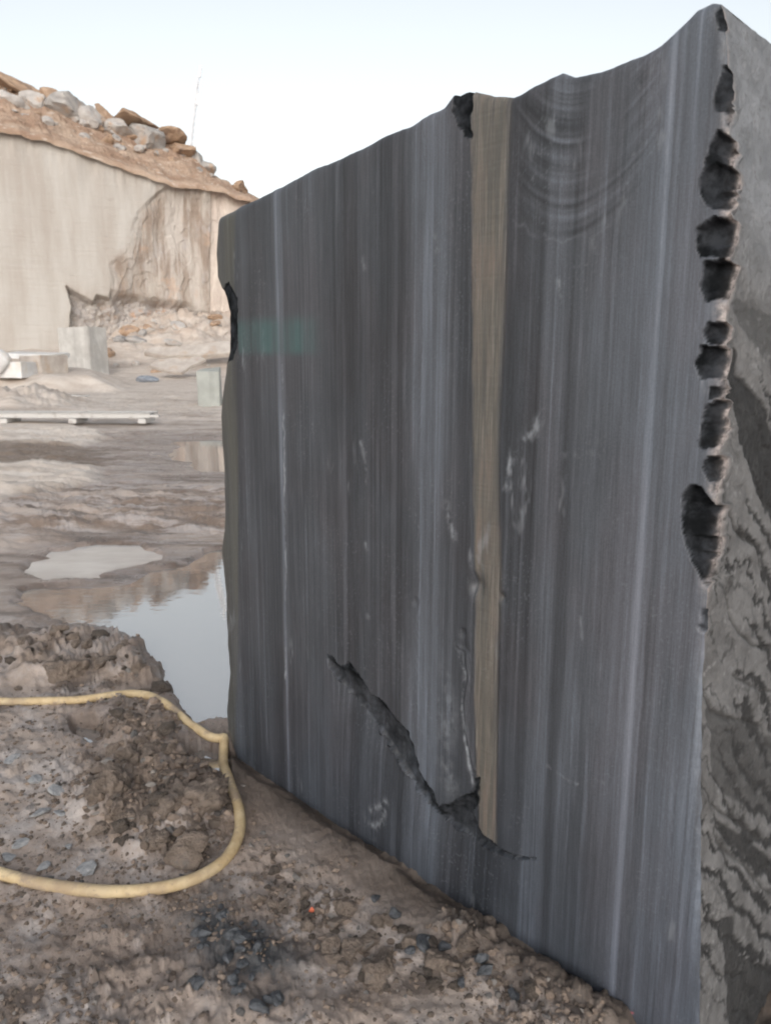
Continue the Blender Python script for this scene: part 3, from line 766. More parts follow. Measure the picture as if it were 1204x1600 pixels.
pil = 1 - ss(-0.05, 0.05, sdf(AW, ZW, PIL)); rface = 1 - ss(-0.05, 0.05, sdf(AW, ZW, RF))
hol = 1 - ss(-0.5, 0.5, sdf(AW, ZW, WPs([(100, 445), (175, 460), (300, 480), (330, 500), (330, 600), (100, 600)])))
dW = 0.03 * fbm(AW * 0.7, ZW * 0.5, 4, 503) + 0.012 * fbm(AW * 0.5, ZW * 9, 3, 504)
dW += brk * (0.10 + 0.45 * ss(0, 2.5, dS) + 0.32 * np.round(fbm(AW * 0.55, ZW * 0.22, 3, 505, 0.5) * 5) / 5 + 0.10 * fbm(AW * 1.5, ZW * 0.6, 5, 509, 0.6) + 0.05 * billow(AW * 2.4, ZW * 1.4, 5, 506, 0.6))
dW += brk * hol * (0.8 + 0.6 * fbm(AW * 0.9, ZW * 0.9, 5, 507, 0.6)) - 0.35 * pil - 0.15 * rface * brk
dW -= 0.25 * ss(0.6, 1.0, QW) ** 4 * fbm(AW * 0.9, ZW * 0.2, 3, 508)
hollow_grey = brk * hol
rust = 0.85 * (1 - ss(-0.2, 0.25, sdf(AW, ZW, WPs([(208, 486), (262, 482), (290, 490), (320, 520), (290, 530), (250, 512), (215, 500)])) + 0.3 * fbm(AW * 1.2, ZW * 1.2, 4, 514)))
dW -= 0.5 * rust
k = NT('cliff_stone')
v = k.coord()
vst = k.noise(0.75, 6, 0.62, k.coord((1, 0.3, 0.16))); hst = k.noise(2.2, 5, 0.65, k.coord((0.12, 0.3, 1.6)))
nn = k.noise(0.55, 7, 0.65, v); n5 = k.noise(3.2, 7, 0.68, v)
sawn = k.mix(k.ramp(vst, 0.33, 0.67), (0.400, 0.360, 0.325), (0.480, 0.455, 0.426))
sawn = k.mix(k.ramp(hst, 0.55, 0.72, 0, 0.35), sawn, (0.40, 0.355, 0.33))
sawn = k.mix(k.ramp(n5, 0.58, 0.72, 0, 0.35), sawn, (0.55, 0.53, 0.51))
brkc = k.mix(k.ramp(k.noise(0.8, 6, 0.65, k.coord((1, 0.6, 0.35))), 0.36, 0.64), (0.30, 0.240, 0.20), (0.43, 0.385, 0.345))
brkc = k.mix(k.ramp(k.noise(0.9, 5, 0.6, k.coord((1, 1, 0.4))), 0.52, 0.66, 0, 0.7), brkc, (0.40, 0.37, 0.36))
brkc = k.mix(k.ramp(k.noise(1.5, 5, 0.6, k.coord((1, 0.5, 0.10))), 0.46, 0.62, 0, 0.8), brkc, (0.50, 0.455, 0.42))
brkc = k.mix(k.ramp(nn, 0.56, 0.68, 0, 0.5), brkc, (0.48, 0.33, 0.235))
brkc = k.mix(k.attr('rust'), brkc, (0.50, 0.32, 0.22))
brkc = k.mix(k.math('MULTIPLY', k.attr('hol'), k.ramp(n5, 0.36, 0.6)), brkc, (0.40, 0.37, 0.355))
pink = k.mix(k.ramp(nn, 0.35, 0.65), (0.52, 0.44, 0.39), (0.60, 0.53, 0.47))
brkc = k.mix(k.attr('rface'), brkc, pink)
col = k.mix(k.attr('brk'), sawn, brkc)
M['cliff'] = k.done(col, 0.9, k.bump(k.math('ADD', n5, k.math('MULTIPLY', hst, 0.6)), 0.4, 0.12), spec=0.2)
cl = link(bpy.data.objects.new('quarry_cliff', np_mesh('quarry_cliff', np.stack([AW, dW, ZW], -1).reshape(-1, 3), grid_quads(NZ, len(al)), M['cliff'],
          dict(brk=ss(-0.45, 0.75, dS + 0.9 * fbm(AW * 0.9, ZW * 0.6, 4, 515, 0.6)), hol=hollow_grey, rface=rface, rust=rust))))
cl.location = tuple(WL); cl.rotation_euler = (0, 0, WROT)
tag(cl, kind='structure')

# overburden: loose orange earth sloping back from the lip
NB = 120
tb = np.linspace(0, 1, NB)
AB, TB = np.meshgrid(al, tb)
lz_ = np.interp(AB, lip[:, 0], lip[:, 1]); cz_ = np.interp(AB, crest[:, 0], crest[:, 1])
s1 = np.clip(TB / 0.75, 0, 1); s2 = np.clip((TB - 0.75) / 0.25, 0, 1)
dB = -0.45 + 6.5 * s1 + 40 * s2 ** 2
wl_ = ss(0, 0.12, TB)
zB = lz_ + 0.12 * fbm(AB * 1.3, AB * 0, 4, 501) + (cz_ - lz_) * (0.75 * s1 + 0.25 * s1 ** 2) - 2.0 * s2
zB += wl_ * (0.45 * fbm(AB * 0.8, dB * 0.8, 5, 511, 0.62) + 0.35 * billow(AB * 1.9, dB * 1.9, 5, 512, 0.62) - 0.1)
zB[0] -= 0.35
k = NT('orange_earth')
v = k.coord()
na = k.noise(0.7, 7, 0.65, k.coord((0.6, 1, 1.4))); nb = k.noise(4.5, 7, 0.68, v)
col = k.mix(k.ramp(na, 0.36, 0.64), (0.32, 0.215, 0.155), (0.47, 0.355, 0.275))
col = k.mix(k.ramp(nb, 0.55, 0.7, 0, 0.65), col, (0.31, 0.225, 0.18))
col = k.mix(k.ramp(k.noise(1.8, 6, 0.65, k.coord((0.7, 1, 1.6))), 0.56, 0.66, 0, 0.7), col, (0.60, 0.52, 0.45))
M['earth'] = k.done(col, 0.95, k.bump(k.math('ADD', nb, na), 0.8, 0.15), spec=0.15)
ob = link(bpy.data.objects.new('earth_slope', np_mesh('earth_slope', np.stack([AB, dB, zB], -1).reshape(-1, 3), grid_quads(NB, len(al)), M['earth'])))
ob.location = tuple(WL); ob.rotation_euler = (0, 0, WROT)
tag(ob, kind='structure')

# ---------------------------------------------------------------- rocks
def rock_mesh(name, seed, mat, sub=3, planes=14, nz=0.10, nf=2.0, squash=(1, 1, 1), crumb=0.0, smooth=False, lo=0.55):
    rnd = random.Random(seed)
    bm = bmesh.new()
    bmesh.ops.create_icosphere(bm, subdivisions=sub, radius=1)
    pl = []
    for _ in range(planes):
        n = Vector((rnd.gauss(0, 1), rnd.gauss(0, 1), rnd.gauss(0, 1))).normalized()
        pl.append((n, rnd.uniform(lo, 0.95)))
    off = Vector((seed * 3.1, seed * 1.7, seed * 0.9))
    for vv in bm.verts:
        d = vv.co.normalized()
        r = 1.0
        for n, dist in pl:
            c = n.dot(d)
            if c > 0.05: r = min(r, dist / c)
        r *= 1 + nz * mnoise.noise(d * nf + off) + crumb * mnoise.noise(d * nf * 3.3 + off) + 0.5 * crumb * mnoise.noise(d * nf * 7 + off)
        vv.co = Vector((d.x * r * squash[0], d.y * r * squash[1], d.z * r * squash[2]))
    me = bpy.data.meshes.new(name)
    bm.to_mesh(me); bm.free()
    for p in me.polygons: p.use_smooth = smooth
    me.materials.append(mat)
    return me
def put(name, me, loc, scale, rot, label=None, cat=None, group=None):
    o = bpy.data.objects.new(name, me)
    o.location = loc; o.scale = scale; o.rotation_euler = rot
    link(o)
    return tag(o, label, cat, group)

MB_GREY = stone_mat('grey_boulder_stone', (0.27, 0.255, 0.245), (0.43, 0.405, 0.385), 1.1, 0.9, 0.5, c=(0.42, 0.29, 0.20))
MB_PALE = stone_mat('pale_boulder_stone', (0.38, 0.35, 0.33), (0.53, 0.50, 0.475), 1.2, 0.9, 0.5, c=(0.42, 0.30, 0.215))
MB_BROWN = stone_mat('brown_boulder_stone', (0.30, 0.20, 0.135), (0.46, 0.33, 0.235), 2.0, 0.95, 0.6, c=(0.26, 0.19, 0.155))
BOUL = [  # pixel x, y, width, height, material, set-back, label
    (28, 138, 100, 26, MB_BROWN, 6.4, 'long brown earthy boulder at the left end of the cliff crest'),
    (43, 136, 22, 12, MB_BROWN, 6.0, 'small pointed brown rock tipping the left end of the crest'),
    (22, 158, 40, 28, MB_PALE, 4.6, 'pale tan boulder half buried below the crest at the left frame edge'),
    (52, 158, 34, 28, MB_PALE, 4.4, 'tan and pale boulder left of the largest crest boulder'),
    (80, 152, 36, 26, MB_BROWN, 5.4, 'brown rock on the crest above the half buried boulders'),
    (108, 177, 66, 42, MB_GREY, 4.9, 'largest grey boulder on the cliff crest with a dark overhanging side'),
    (148, 186, 48, 40, MB_PALE, 4.6, 'pale grey boulder leaning right of the largest crest boulder'),
    (162, 176, 28, 24, MB_BROWN, 5.8, 'small pointed orange brown rock standing on the crest'),
    (200, 188, 80, 18, MB_BROWN, 5.6, 'flat orange brown slab topping the middle of the crest'),
    (188, 200, 40, 22, MB_PALE, 4.6, 'bright whitish rock tucked under the flat brown slab'),
    (228, 212, 50, 42, MB_GREY, 4.7, 'grey boulder below the right end of the flat brown slab'),
    (262, 217, 46, 15, MB_BROWN, 5.4, 'thin brownish slab jutting from the crest left of the mast'),
    (280, 233, 44, 16, MB_BROWN, 5.0, 'low reddish brown rock on the crest below the mast'),
    (305, 252, 26, 28, MB_GREY, 5.0, 'grey rock on the steep end of the crest right of the mast'),
    (322, 264, 32, 20, MB_GREY, 5.0, 'lowest grey rock where the crest drops steeply'),
    (368, 295, 44, 14, MB_BROWN, 5.6, 'brown grey rock on the low crest just left of the dark block'),
]
for i, (u, v, w, h, mt, back, lab) in enumerate(BOUL):
    a_, z_ = WPt(u, v, back)
    p = wworld(a_, back, z_)
    sc_ = p[1] / F
    me = rock_mesh('boulder', 20 + i, mt, 4, 8, 0.16, 1.4, crumb=0.06, lo=0.42)
    put('boulder', me, (p[0], p[1], p[2] - 0.12), (w * sc_ * 0.62, w * sc_ * 0.55, h * sc_ * 0.60), (0.1 * math.sin(i * 2.1), 0.25 + 0.12 * math.sin(i * 1.3), i * 0.9 * 0.2), lab, 'boulder', 'boulders along the cliff crest')

rs_ = random.Random(21)
SLR = [rock_mesh('slope_rock', 80 + i, (MB_GREY, MB_BROWN, MB_PALE, MB_BROWN)[i], 3, 8, 0.16, 1.4, crumb=0.06, lo=0.45) for i in range(4)]
for i in range(64):
    u = rs_.uniform(-10, 350); tq = rs_.uniform(0.12, 1.0) ** 0.5
    lv = np.interp(u, [0, 150, 265, 345], [199, 243, 285, 296]); cv_ = np.interp(u, [0, 75, 165, 235, 300, 345], [128, 149, 184, 205, 244, 282])
    a_, z_ = WPt(u, lv + (cv_ - lv) * tq, 6.0 * tq)
    p = wworld(a_, 6.0 * tq, z_)
    s_ = rs_.uniform(0.18, 0.5)
    put('slope_rock', SLR[i % 4], tuple(p), (s_ * rs_.uniform(0.9, 1.6), s_, s_ * rs_.uniform(0.5, 0.9)), (rs_.uniform(-.4, .4), rs_.uniform(-.4, .4), rs_.uniform(0, 6)),
        'small ' + ('grey', 'brown', 'pale', 'brown')[i % 4] + ' rock ' + ('high' if tq > 0.66 else 'halfway' if tq > 0.4 else 'low') + ' on the orange slope ' + ('at the left' if u < 110 else 'above the broken face' if u > 230 else 'in the middle'), 'rock', 'small rocks on the orange slope')

# ---------------------------------------------------------------- sawn blocks and slabs on the quarry floor
M['pale_sawn'] = stone_mat('pale_sawn_stone', (0.42, 0.40, 0.38), (0.54, 0.525, 0.50), 1.4, 0.85, 0.25, streak=3.0)
M['white_stone'] = stone_mat('white_stone', (0.54, 0.53, 0.525), (0.66, 0.65, 0.645), 2.0, 0.85, 0.3, c=(0.58, 0.53, 0.47))
M['tan_stone'] = stone_mat('tan_slab_stone', (0.38, 0.33, 0.295), (0.50, 0.455, 0.415), 1.6, 0.9, 0.35, c=(0.40, 0.31, 0.24))
M['greenish'] = stone_mat('greenish_grey_stone', (0.31, 0.32, 0.30), (0.40, 0.41, 0.385), 1.6, 0.85, 0.3, streak=4.0)
M['bluerock'] = stone_mat('blue_grey_rock', (0.17, 0.19, 0.225), (0.33, 0.35, 0.385), 2.5, 0.8, 0.5)
def sawn_block(name, loc, dims, rz, mat, label, cat, jit=0.04, tilt=(0, 0), seed=0, group=None):
    rnd = random.Random(seed)
    bm = bmesh.new()
    bmesh.ops.create_cube(bm, size=1)
    for vv in bm.verts:
        vv.co = Vector((vv.co.x * dims[0] * (1 + rnd.uniform(-jit, jit)), vv.co.y * dims[1] * (1 + rnd.uniform(-jit, jit)), (vv.co.z + 0.5) * dims[2] * (1 + rnd.uniform(-jit, jit) * (vv.co.z > 0))))
    bmesh.ops.bevel(bm, geom=list(bm.edges), offset=min(dims) * 0.03, segments=2, affect='EDGES')
    bmesh.ops.subdivide_edges(bm, edges=[e for e in bm.edges if e.calc_length() > min(dims) * 0.3], cuts=5, use_grid_fill=True)
    for vv in bm.verts:
        vv.co += Vector((mnoise.noise(vv.co * 3 + Vector((seed, 0, 0))), mnoise.noise(vv.co * 3 + Vector((0, seed, 5))), mnoise.noise(vv.co * 3 + Vector((9, 0, seed))))) * min(dims) * 0.03
    o = bm_obj(name, bm, mat)
    o.location = loc; o.rotation_euler = (tilt[0], tilt[1], rz)
    return tag(o, label, cat, group)
def px_block(name, ux, vbase, Y, wpx, hpx, dm, rz, mat, label, cat, **kw):
    p = at_depth(ux, vbase, Y)
    return sawn_block(name, tuple(p), (wpx * Y / F, dm, hpx * Y / F), rz, mat, label, cat, **kw)
px_block('stone_block', 134, 588, 38.5, 58, 73, 1.3, -0.35, M['pale_sawn'], 'tall pale sawn block standing upright before the cliff', 'stone block', jit=0.02, seed=3)
px_block('stone_block', 70, 586, 31.5, 46, 29, 1.4, -0.42, M['tan_stone'], 'low block with a brown side and pale top on the grey mound', 'stone block', seed=4)
px_block('stone_block', 22, 590, 30.2, 54, 24, 1.2, -0.1, M['white_stone'], 'white sawn block beside the brown sided one, near the left frame edge', 'stone block', seed=5)
px_block('stone_slab', 58, 559, 33.0, 78, 7, 1.6, 0.05, M['white_stone'], 'white slab lying across the tops of the two low blocks', 'stone slab', seed=6, tilt=(0.05, 0.03))
px_block('stone_block', 330, 650, 22.6, 34, 71, 0.7, 0.12, M['greenish'], 'narrow greenish grey upright block peeking out behind the dark block', 'stone block', seed=8, jit=0.06)
px_block('stone_block', -4, 652, 21.0, 34, 24, 0.6, 0.1, M['white_stone'], 'small whitish block cut by the left frame edge above the rail', 'stone block', seed=9)
def outline_slab(outline, centre, Y, n, thick, mat, label, seed):
    n = Vector(n).normalized(); c = at_depth(*centre, Y)
    pts = [Vector(on_plane(u, v, np.array(c), np.array(n))) - c for u, v in outline]
    bm = bmesh.new()
    top_ = bm.faces.new([bm.verts.new(p) for p in pts])
    r_ = bmesh.ops.extrude_face_region(bm, geom=[top_])
    bmesh.ops.translate(bm, vec=-n * thick, verts=[g for g in r_['geom'] if isinstance(g, bmesh.types.BMVert)])
    bmesh.ops.bevel(bm, geom=list(bm.edges), offset=thick * 0.12, segments=2, affect='EDGES')
    o = bm_obj('stone_slab', bm, mat); o.location = c
    return tag(o, label, 'stone slab')
outline_slab([(232, 570), (250, 560), (312, 556), (322, 561), (300, 571), (284, 582), (262, 580)], (275, 570), 37.0, (0.05, -0.52, 0.84), 0.16, M['tan_stone'], 'tilted grey tan slab on the rubble with a dark gap beneath', 10)
outline_slab([(224, 550), (232, 543), (290, 540), (350, 532), (380, 536), (370, 550), (320, 555), (262, 556)], (290, 547), 41.0, (0.02, -0.60, 0.80), 0.30, M['tan_stone'], 'long tan slab lying behind the tilted slab at the cliff foot', 11)
# curved white shape at the frame's left edge
me = rock_mesh('rounded_stone', 55, M['white_stone'], 3, 5, 0.06, 1.2, smooth=True)
p = at_depth(-8, 566, 29.6)
put('rounded_stone', me, tuple(p), (0.62, 0.5, 0.52), (0, 0, 0.4), 'rounded white boulder on the white block, cut by the left frame edge', 'boulder')
me = rock_mesh('flat_rock', 57, M['bluerock'], 3, 9, 0.1, 1.4)
p = at_depth(232, 597, 35.0)
put('flat_rock', me, (p.x, p.y, p.z + 0.1), (0.55, 0.4, 0.20), (0, 0.1, 0.3), 'low blue grey rock on the sand before the tilted slab', 'rock')
# rubble at the cliff foot
RUB = [rock_mesh('rubble', 60 + i, (MB_GREY, MB_PALE, MB_BROWN, M['tan_stone'])[i % 4], 2, 10, 0.12, 1.6, crumb=0.04) for i in range(8)]
rr_ = random.Random(11)
for i in range(40):
    u = rr_.uniform(105, 345); Y = rr_.uniform(38.5, 52)
    x = (u - CX) / F * Y / 1.0
    x = at_depth(u, 560, Y).x
    z = tz(x, Y)
    s_ = rr_.uniform(0.18, 0.62) * (0.7 if Y < 42 else 1)
    put('rubble_rock', RUB[i % 8], (x, Y, z + s_ * 0.15), (s_ * rr_.uniform(0.8, 1.7), s_, s_ * rr_.uniform(0.45, 0.8)), (rr_.uniform(-.3, .3), rr_.uniform(-.3, .3), rr_.uniform(0, 6)),
        ('grey', 'pale', 'brown', 'tan')[i % 4] + (' angular rock' if s_ < 0.42 else ' large rock') + ' in the rubble ' + ('behind the tall upright block' if u < 180 else 'left of the tilted slab' if u < 235 else 'behind the tilted slab'), 'rock', 'rubble at the cliff foot')

# ---------------------------------------------------------------- rail of the saw, lying on feet across the quarry floor
k = NT('worn_white_paint'); v = k.coord()
col = k.mix(k.ramp(k.noise(6, 6, 0.7, v), 0.5, 0.72), (0.50, 0.485, 0.47), (0.33, 0.30, 0.285))
M['paint'] = k.done(col, 0.55, spec=0.4)
k = NT('grey_steel'); v = k.coord()
M['steel'] = k.done(k.mix(k.ramp(k.noise(5, 6, 0.7, v), 0.4, 0.7), (0.36, 0.36, 0.365), (0.27, 0.25, 0.24)), 0.6, spec=0.4)
def box(bm, c, d):
    r = bmesh.ops.create_cube(bm, size=1)
    for vv in r['verts']:
        vv.co = Vector((vv.co.x * d[0] + c[0], vv.co.y * d[1] + c[1], vv.co.z * d[2] + c[2]))
RY = 16.7
p0 = at_depth(238, 657, RY); L = p0.x - at_depth(-260, 657, RY).x
rail = empty('saw_rail', (p0.x - L / 2, RY, p0.z))
rail.rotation_euler = (0, 0, -0.02)
tag(rail, 'long pale steel rail on short feet lying across the quarry floor', 'rail')
for dy in (0.0, 0.42):
    bm = bmesh.new(); box(bm, (0, dy, 0.115), (L, 0.09, 0.085)); box(bm, (0, dy, 0.166), (L, 0.14, 0.016)); box(bm, (0, dy, 0.066), (L, 0.14, 0.014))
    bmesh.ops.bevel(bm, geom=list(bm.edges), offset=0.004, segments=1, affect='EDGES')
    bm_obj('beam', bm, M['paint'], rail)
bm = bmesh.new(); box(bm, (0, 0.21, 0.150), (L * 0.998, 0.26, 0.012)); bm_obj('deck_plate', bm, M['steel'], rail)
xf = L / 2 - 0.16
while xf > -L / 2:
    bm = bmesh.new(); box(bm, (xf, 0.19, 0.0), (0.17, 0.66, 0.10)); bmesh.ops.bevel(bm, geom=list(bm.edges), offset=0.012, segments=2, affect='EDGES')
    bm_obj('foot', bm, M['paint'], rail)
    xf -= 1.5
bm = bmesh.new(); box(bm, (L / 2 + 0.09, 0.0, 0.10), (0.18, 0.10, 0.06)); bmesh.ops.bevel(bm, geom=list(bm.edges), offset=0.012, segments=2, affect='EDGES'); bm_obj('end_stop', bm, M['paint'], rail)

# ---------------------------------------------------------------- leaning lattice mast beyond the cliff
MD = 150.0
pt = at_depth(313, 108, MD); pb0 = at_depth(300, 232, MD)
dirm = (pt - pb0).normalized()
base = pt + dirm * (-(pt.z - 1.5) / dirm.z)
k = NT('haze_pale_metal'); M['mast'] = k.done((0.80, 0.81, 0.84), 0.5, spec=0.4)  # distance haze put into the metal's colour as a pale tone
mast = empty('lattice_mast', tuple(base))
tag(mast, 'thin pale lattice mast leaning right, standing beyond the cliff crest', 'mast')
hl = (pt - base).length
mast.rotation_euler = dirm.to_track_quat('Z', 'Y').to_euler()
def bar(bm, a, b, r, n=5):
    a = Vector(a); b = Vector(b); d = b - a
    res = bmesh.ops.create_cone(bm, cap_ends=True, segments=n, radius1=r, radius2=r, depth=d.length)
    m = Matrix.Translation((a + b) / 2) @ d.to_track_quat('Z', 'Y').to_matrix().to_4x4()
    bmesh.ops.transform(bm, matrix=m, verts=res['verts'])
R3 = [(0.50 * math.cos(t), 0.50 * math.sin(t)) for t in (0.4, 0.4 + 2.094, 0.4 + 4.188)]
for x_, y_ in R3:
    bm = bmesh.new(); bar(bm, (x_, y_, 0), (x_, y_, hl * 0.97), 0.13); bm_obj('mast_leg', bm, M['mast'], mast)
bm = bmesh.new(); z_ = 0.0; i = 0
while z_ < hl * 0.95:
    for j in range(3):
        a_, b_ = R3[j], R3[(j + 1) % 3]
        bar(bm, (*a_, z_), (*b_, z_ + 1.2), 0.06, 4)
    z_ += 1.2
o = bm_obj('lattice_bracing', bm, M['mast'], mast)
for zz_ in (hl * 0.90, hl * 0.99):
    bm = bmesh.new(); bar(bm, (0, 0, zz_ - 0.9), (0, 0, zz_ + 0.9), 0.30, 8); bm_obj('aerial', bm, M['mast'], mast)

# ================================================================ NEAR GROUND: hose, clods, chips
def tube_mesh(name, pts, r, mat, seg=14):
    bm = bmesh.new(); rings = []
    n = len(pts)
    up = Vector((0, 0, 1))
    for i in range(n):
        t = (pts[min(i + 1, n - 1)] - pts[max(i - 1, 0)]).normalized()
        s_ = t.cross(up).normalized(); u_ = s_.cross(t)
        rr = r * (1 + 0.03 * mnoise.noise(pts[i] * 9))
        rings.append([bm.verts.new(pts[i] + (s_ * math.cos(a) + u_ * math.sin(a)) * rr) for a in [2 * math.pi * j / seg for j in range(seg)]])
    for a, b in zip(rings[:-1], rings[1:]):
        for j in range(seg):
            bm.faces.new((a[j], a[(j + 1) % seg], b[(j + 1) % seg], b[j]))
    bm.faces.new(rings[0]); bm.faces.new(rings[-1])
    return bm_obj(name, bm, mat, None, True)
def smooth_path(ctrl, step=0.012):
    P = [Vector(c) for c in ctrl]; out = []
    P = [P[0] * 2 - P[1]] + P + [P[-1] * 2 - P[-2]]
    for i in range(1, len(P) - 2):
        n = max(2, int((P[i + 1] - P[i]).length / step))
        for j in range(n):
            t = j / n
            out.append(0.5 * ((2 * P[i]) + (-P[i - 1] + P[i + 1]) * t + (2 * P[i - 1] - 5 * P[i] + 4 * P[i + 1] - P[i + 2]) * t * t + (-P[i - 1] + 3 * P[i] - 3 * P[i + 1] + P[i + 2]) * t ** 3))
    out.append(P[-2])
    return out
HOSE_R = 0.0185
hpx = [(-260, 1098), (-120, 1092), (0, 1092), (90, 1093), (180, 1089), (222, 1091), (260, 1110), (298, 1134), (326, 1147), (343, 1148), (350, 1145), (349, 1156), (349, 1180),
       (360, 1222), (373, 1262), (373, 1298), (352, 1334), (310, 1361), (250, 1378), (180, 1385), (120, 1383), (60, 1376), (0, 1361), (-110, 1322), (-300, 1270)]
path = smooth_path([(*ground(u, v, 0.07), 0.0) for u, v in hpx])
hx = np.array([p.x for p in path]); hy = np.array([p.y for p in path])
hz = terrain(hx, hy)
hz = np.maximum(hz, -0.004)
kern = np.ones(15) / 15
hzp = np.pad(hz, 7, mode='edge')
hzs = np.convolve(hzp, kern, 'valid')
mx = np.array([hzp[i:i + 15].max() for i in range(len(hz))])
hzz = np.convolve(np.pad(0.45 * hzs + 0.55 * mx, 7, mode='edge'), kern, 'valid') + HOSE_R * 0.45
path = [Vector((a, b, c)) for a, b, c in zip(hx, hy, hzz)]
k = NT('yellow_hose_rubber'); v = k.coord()
col = k.mix(k.ramp(k.noise(14, 6, 0.65, v), 0.35, 0.68), (0.40, 0.295, 0.165), (0.54, 0.43, 0.265))
col = k.mix(k.ramp(k.noise(9, 5, 0.7, v), 0.52, 0.64, 0, 0.85), col, (0.27, 0.21, 0.16))
col = k.mix(k.ramp(k.noise(60, 4, 0.7, v), 0.56, 0.70, 0, 0.65), col, (0.22, 0.17, 0.13))
col = k.mix(k.ramp(k.noise(3.2, 4, 0.6, v), 0.50, 0.66, 0, 0.55), col, (0.25, 0.195, 0.15))
M['hose'] = k.done(col, 0.68, k.bump(k.noise(120, 4, 0.6, v), 0.15, 0.003), spec=0.4)
tag(tube_mesh('water_hose', path, HOSE_R, M['hose']), 'thick yellow rubber hose looping over the mud in the foreground', 'hose')
pf = smooth_path([(x, y, tz(x, y) + 0.02) for x, y in (tuple(at_depth(u, v, Y).xy) for u, v, Y in ((66, 612, 27.5), (84, 614, 27), (104, 617, 26.5), (126, 617, 26.6), (140, 615, 27)))], 0.1)
tag(tube_mesh('thin_pipe', pf, 0.03, M['paint'], 8), 'thin pale pipe lying on the sand below the grey mound', 'pipe')

M['clod'] = stone_mat('mud_clod', (0.175, 0.135, 0.108), (0.295, 0.236, 0.195), 1.1, 0.92, 0.7, c=(0.20, 0.175, 0.16))
M['clod_tan'] = stone_mat('tan_mud_clod', (0.205, 0.160, 0.130), (0.310, 0.250, 0.208), 1.1, 0.92, 0.7, c=(0.15, 0.115, 0.09))
M['clod_dark'] = stone_mat('dark_mud_clod', (0.075, 0.060, 0.050), (0.150, 0.120, 0.098), 1.1, 0.85, 0.7)
M['chip'] = stone_mat('grey_stone_chip', (0.20, 0.205, 0.215), (0.36, 0.36, 0.365), 1.2, 0.55, 0.4)
M['shard'] = stone_mat('dark_stone_shard', (0.024, 0.027, 0.031), (0.105, 0.112, 0.125), 1.2, 0.45, 0.4)
CLOD = [rock_mesh('clod', 100 + i, (M['clod'], M['clod_tan'], M['clod_dark'])[i % 3], 3, 9, 0.24, 1.7, crumb=0.22, smooth=False, lo=0.32) for i in range(12)]
BIGC = [rock_mesh('big_clod', 160 + i, (M['clod'], M['clod_tan'])[i % 2], 4, 8, 0.30, 1.9, crumb=0.24, smooth=True, lo=0.40) for i in range(6)]
CHIP = [rock_mesh('chip', 130 + i, M['chip'], 3, 7, 0.10, 1.4, lo=0.35) for i in range(5)]
SHRD = [rock_mesh('shard', 140 + i, M['shard'], 2, 6, 0.06, 1.5, lo=0.16) for i in range(5)]
hose_xy = np.stack([hx, hy], -1)
def clear_of_hose(x, y, r): return np.min(np.hypot(hose_xy[:, 0] - x, hose_xy[:, 1] - y)) > r + HOSE_R
def in_block(x, y): return float(sdf(np.array([x]), np.array([y]), BLOCK_BASE)[0]) < 0.01
def lay(name, meshes, i, u, v, size, flat, label, cat, group, rnd, sink=0.25):
    x, y = ground(u, v, 0.05)
    if in_block(x, y) or not clear_of_hose(x, y, size * 0.8): return
    z = tz(x, y)
    put(name, meshes[i % len(meshes)], (x, y, z + size * flat * (0.5 - sink)), (size * rnd.uniform(0.75, 1.3), size * rnd.uniform(0.75, 1.1), size * flat * rnd.uniform(0.8, 1.2)),
        (rnd.uniform(-.35, .35), rnd.uniform(-.35, .35), rnd.uniform(0, 6.28)), label, cat, group)
rn = random.Random(5)
# big clods seen one by one
for i, (u, v, s_, lab) in enumerate([
        (200, 1205, 0.050, 'pale angular clod standing in the middle of the mud heap'), (180, 1252, 0.085, 'largest tan clod in the mud heap inside the hose loop'),
        (158, 1262, 0.055, 'rounded tan clod left of the largest clod in the heap'), (105, 1055, 0.11, 'big rounded orange brown lump on the bank behind the hose'),
        (285, 1205 + 60, 0.065, 'lumpy brown clod left of the broad clod at the hose bend'), (318, 1270, 0.085, 'broad brown clod just inside the right bend of the hose'),
        (300, 1338, 0.075, 'low brown clod touching the near bend of the hose loop'), (250, 1320, 0.045, 'small rounded clod at the foot of the mud heap'),
        (585, 1515, 0.055, 'tan clod lying farthest out from the foot of the dark block'), (690, 1500, 0.050, 'rounded tan clod midway along the foot of the dark block'),
        (730, 1475, 0.040, 'small tan clod close against the foot of the dark block'), (640, 1470, 0.032, 'small light clod among grey chips near the dark block')]):
    lay('mud_clod', BIGC, i, u, v, s_ * 0.95, 0.75, lab, 'clod', None, rn)
def inside(poly, cnt, rnd):
    us = [p[0] for p in poly]; vs_ = [p[1] for p in poly]; out = []
    pa = np.array(poly, float)
    while len(out) < cnt:
        u, v = rnd.uniform(min(us), max(us)), rnd.uniform(min(vs_), max(vs_))
        if sdf(np.array([u]), np.array([v]), pa)[0] < 0: out.append((u, v))
    return out
HUE = ('brown', 'tan', 'dark brown')
def zone_heap(u, v):
    if v < 1185: return 'on the heap top below the upper hose'
    if v > 1295: return 'at the heap foot near the lower hose'
    return 'on the right flank of the mud heap' if u > 245 else ('on the left flank of the mud heap' if u < 190 else 'in the middle of the mud heap')
def zone_block(u, v):
    t_ = (u - 420) / 430
    return ('at the start of the strip by the block' if t_ < 0.33 else 'midway along the dark block' if t_ < 0.66 else 'beside the dark block near the bottom edge')
def zone_bank(u, v):
    return 'on the bank at the puddle edge' if u > 170 else ('on the bank beside the big orange lump' if u > 60 else 'on the bank at the left frame edge')
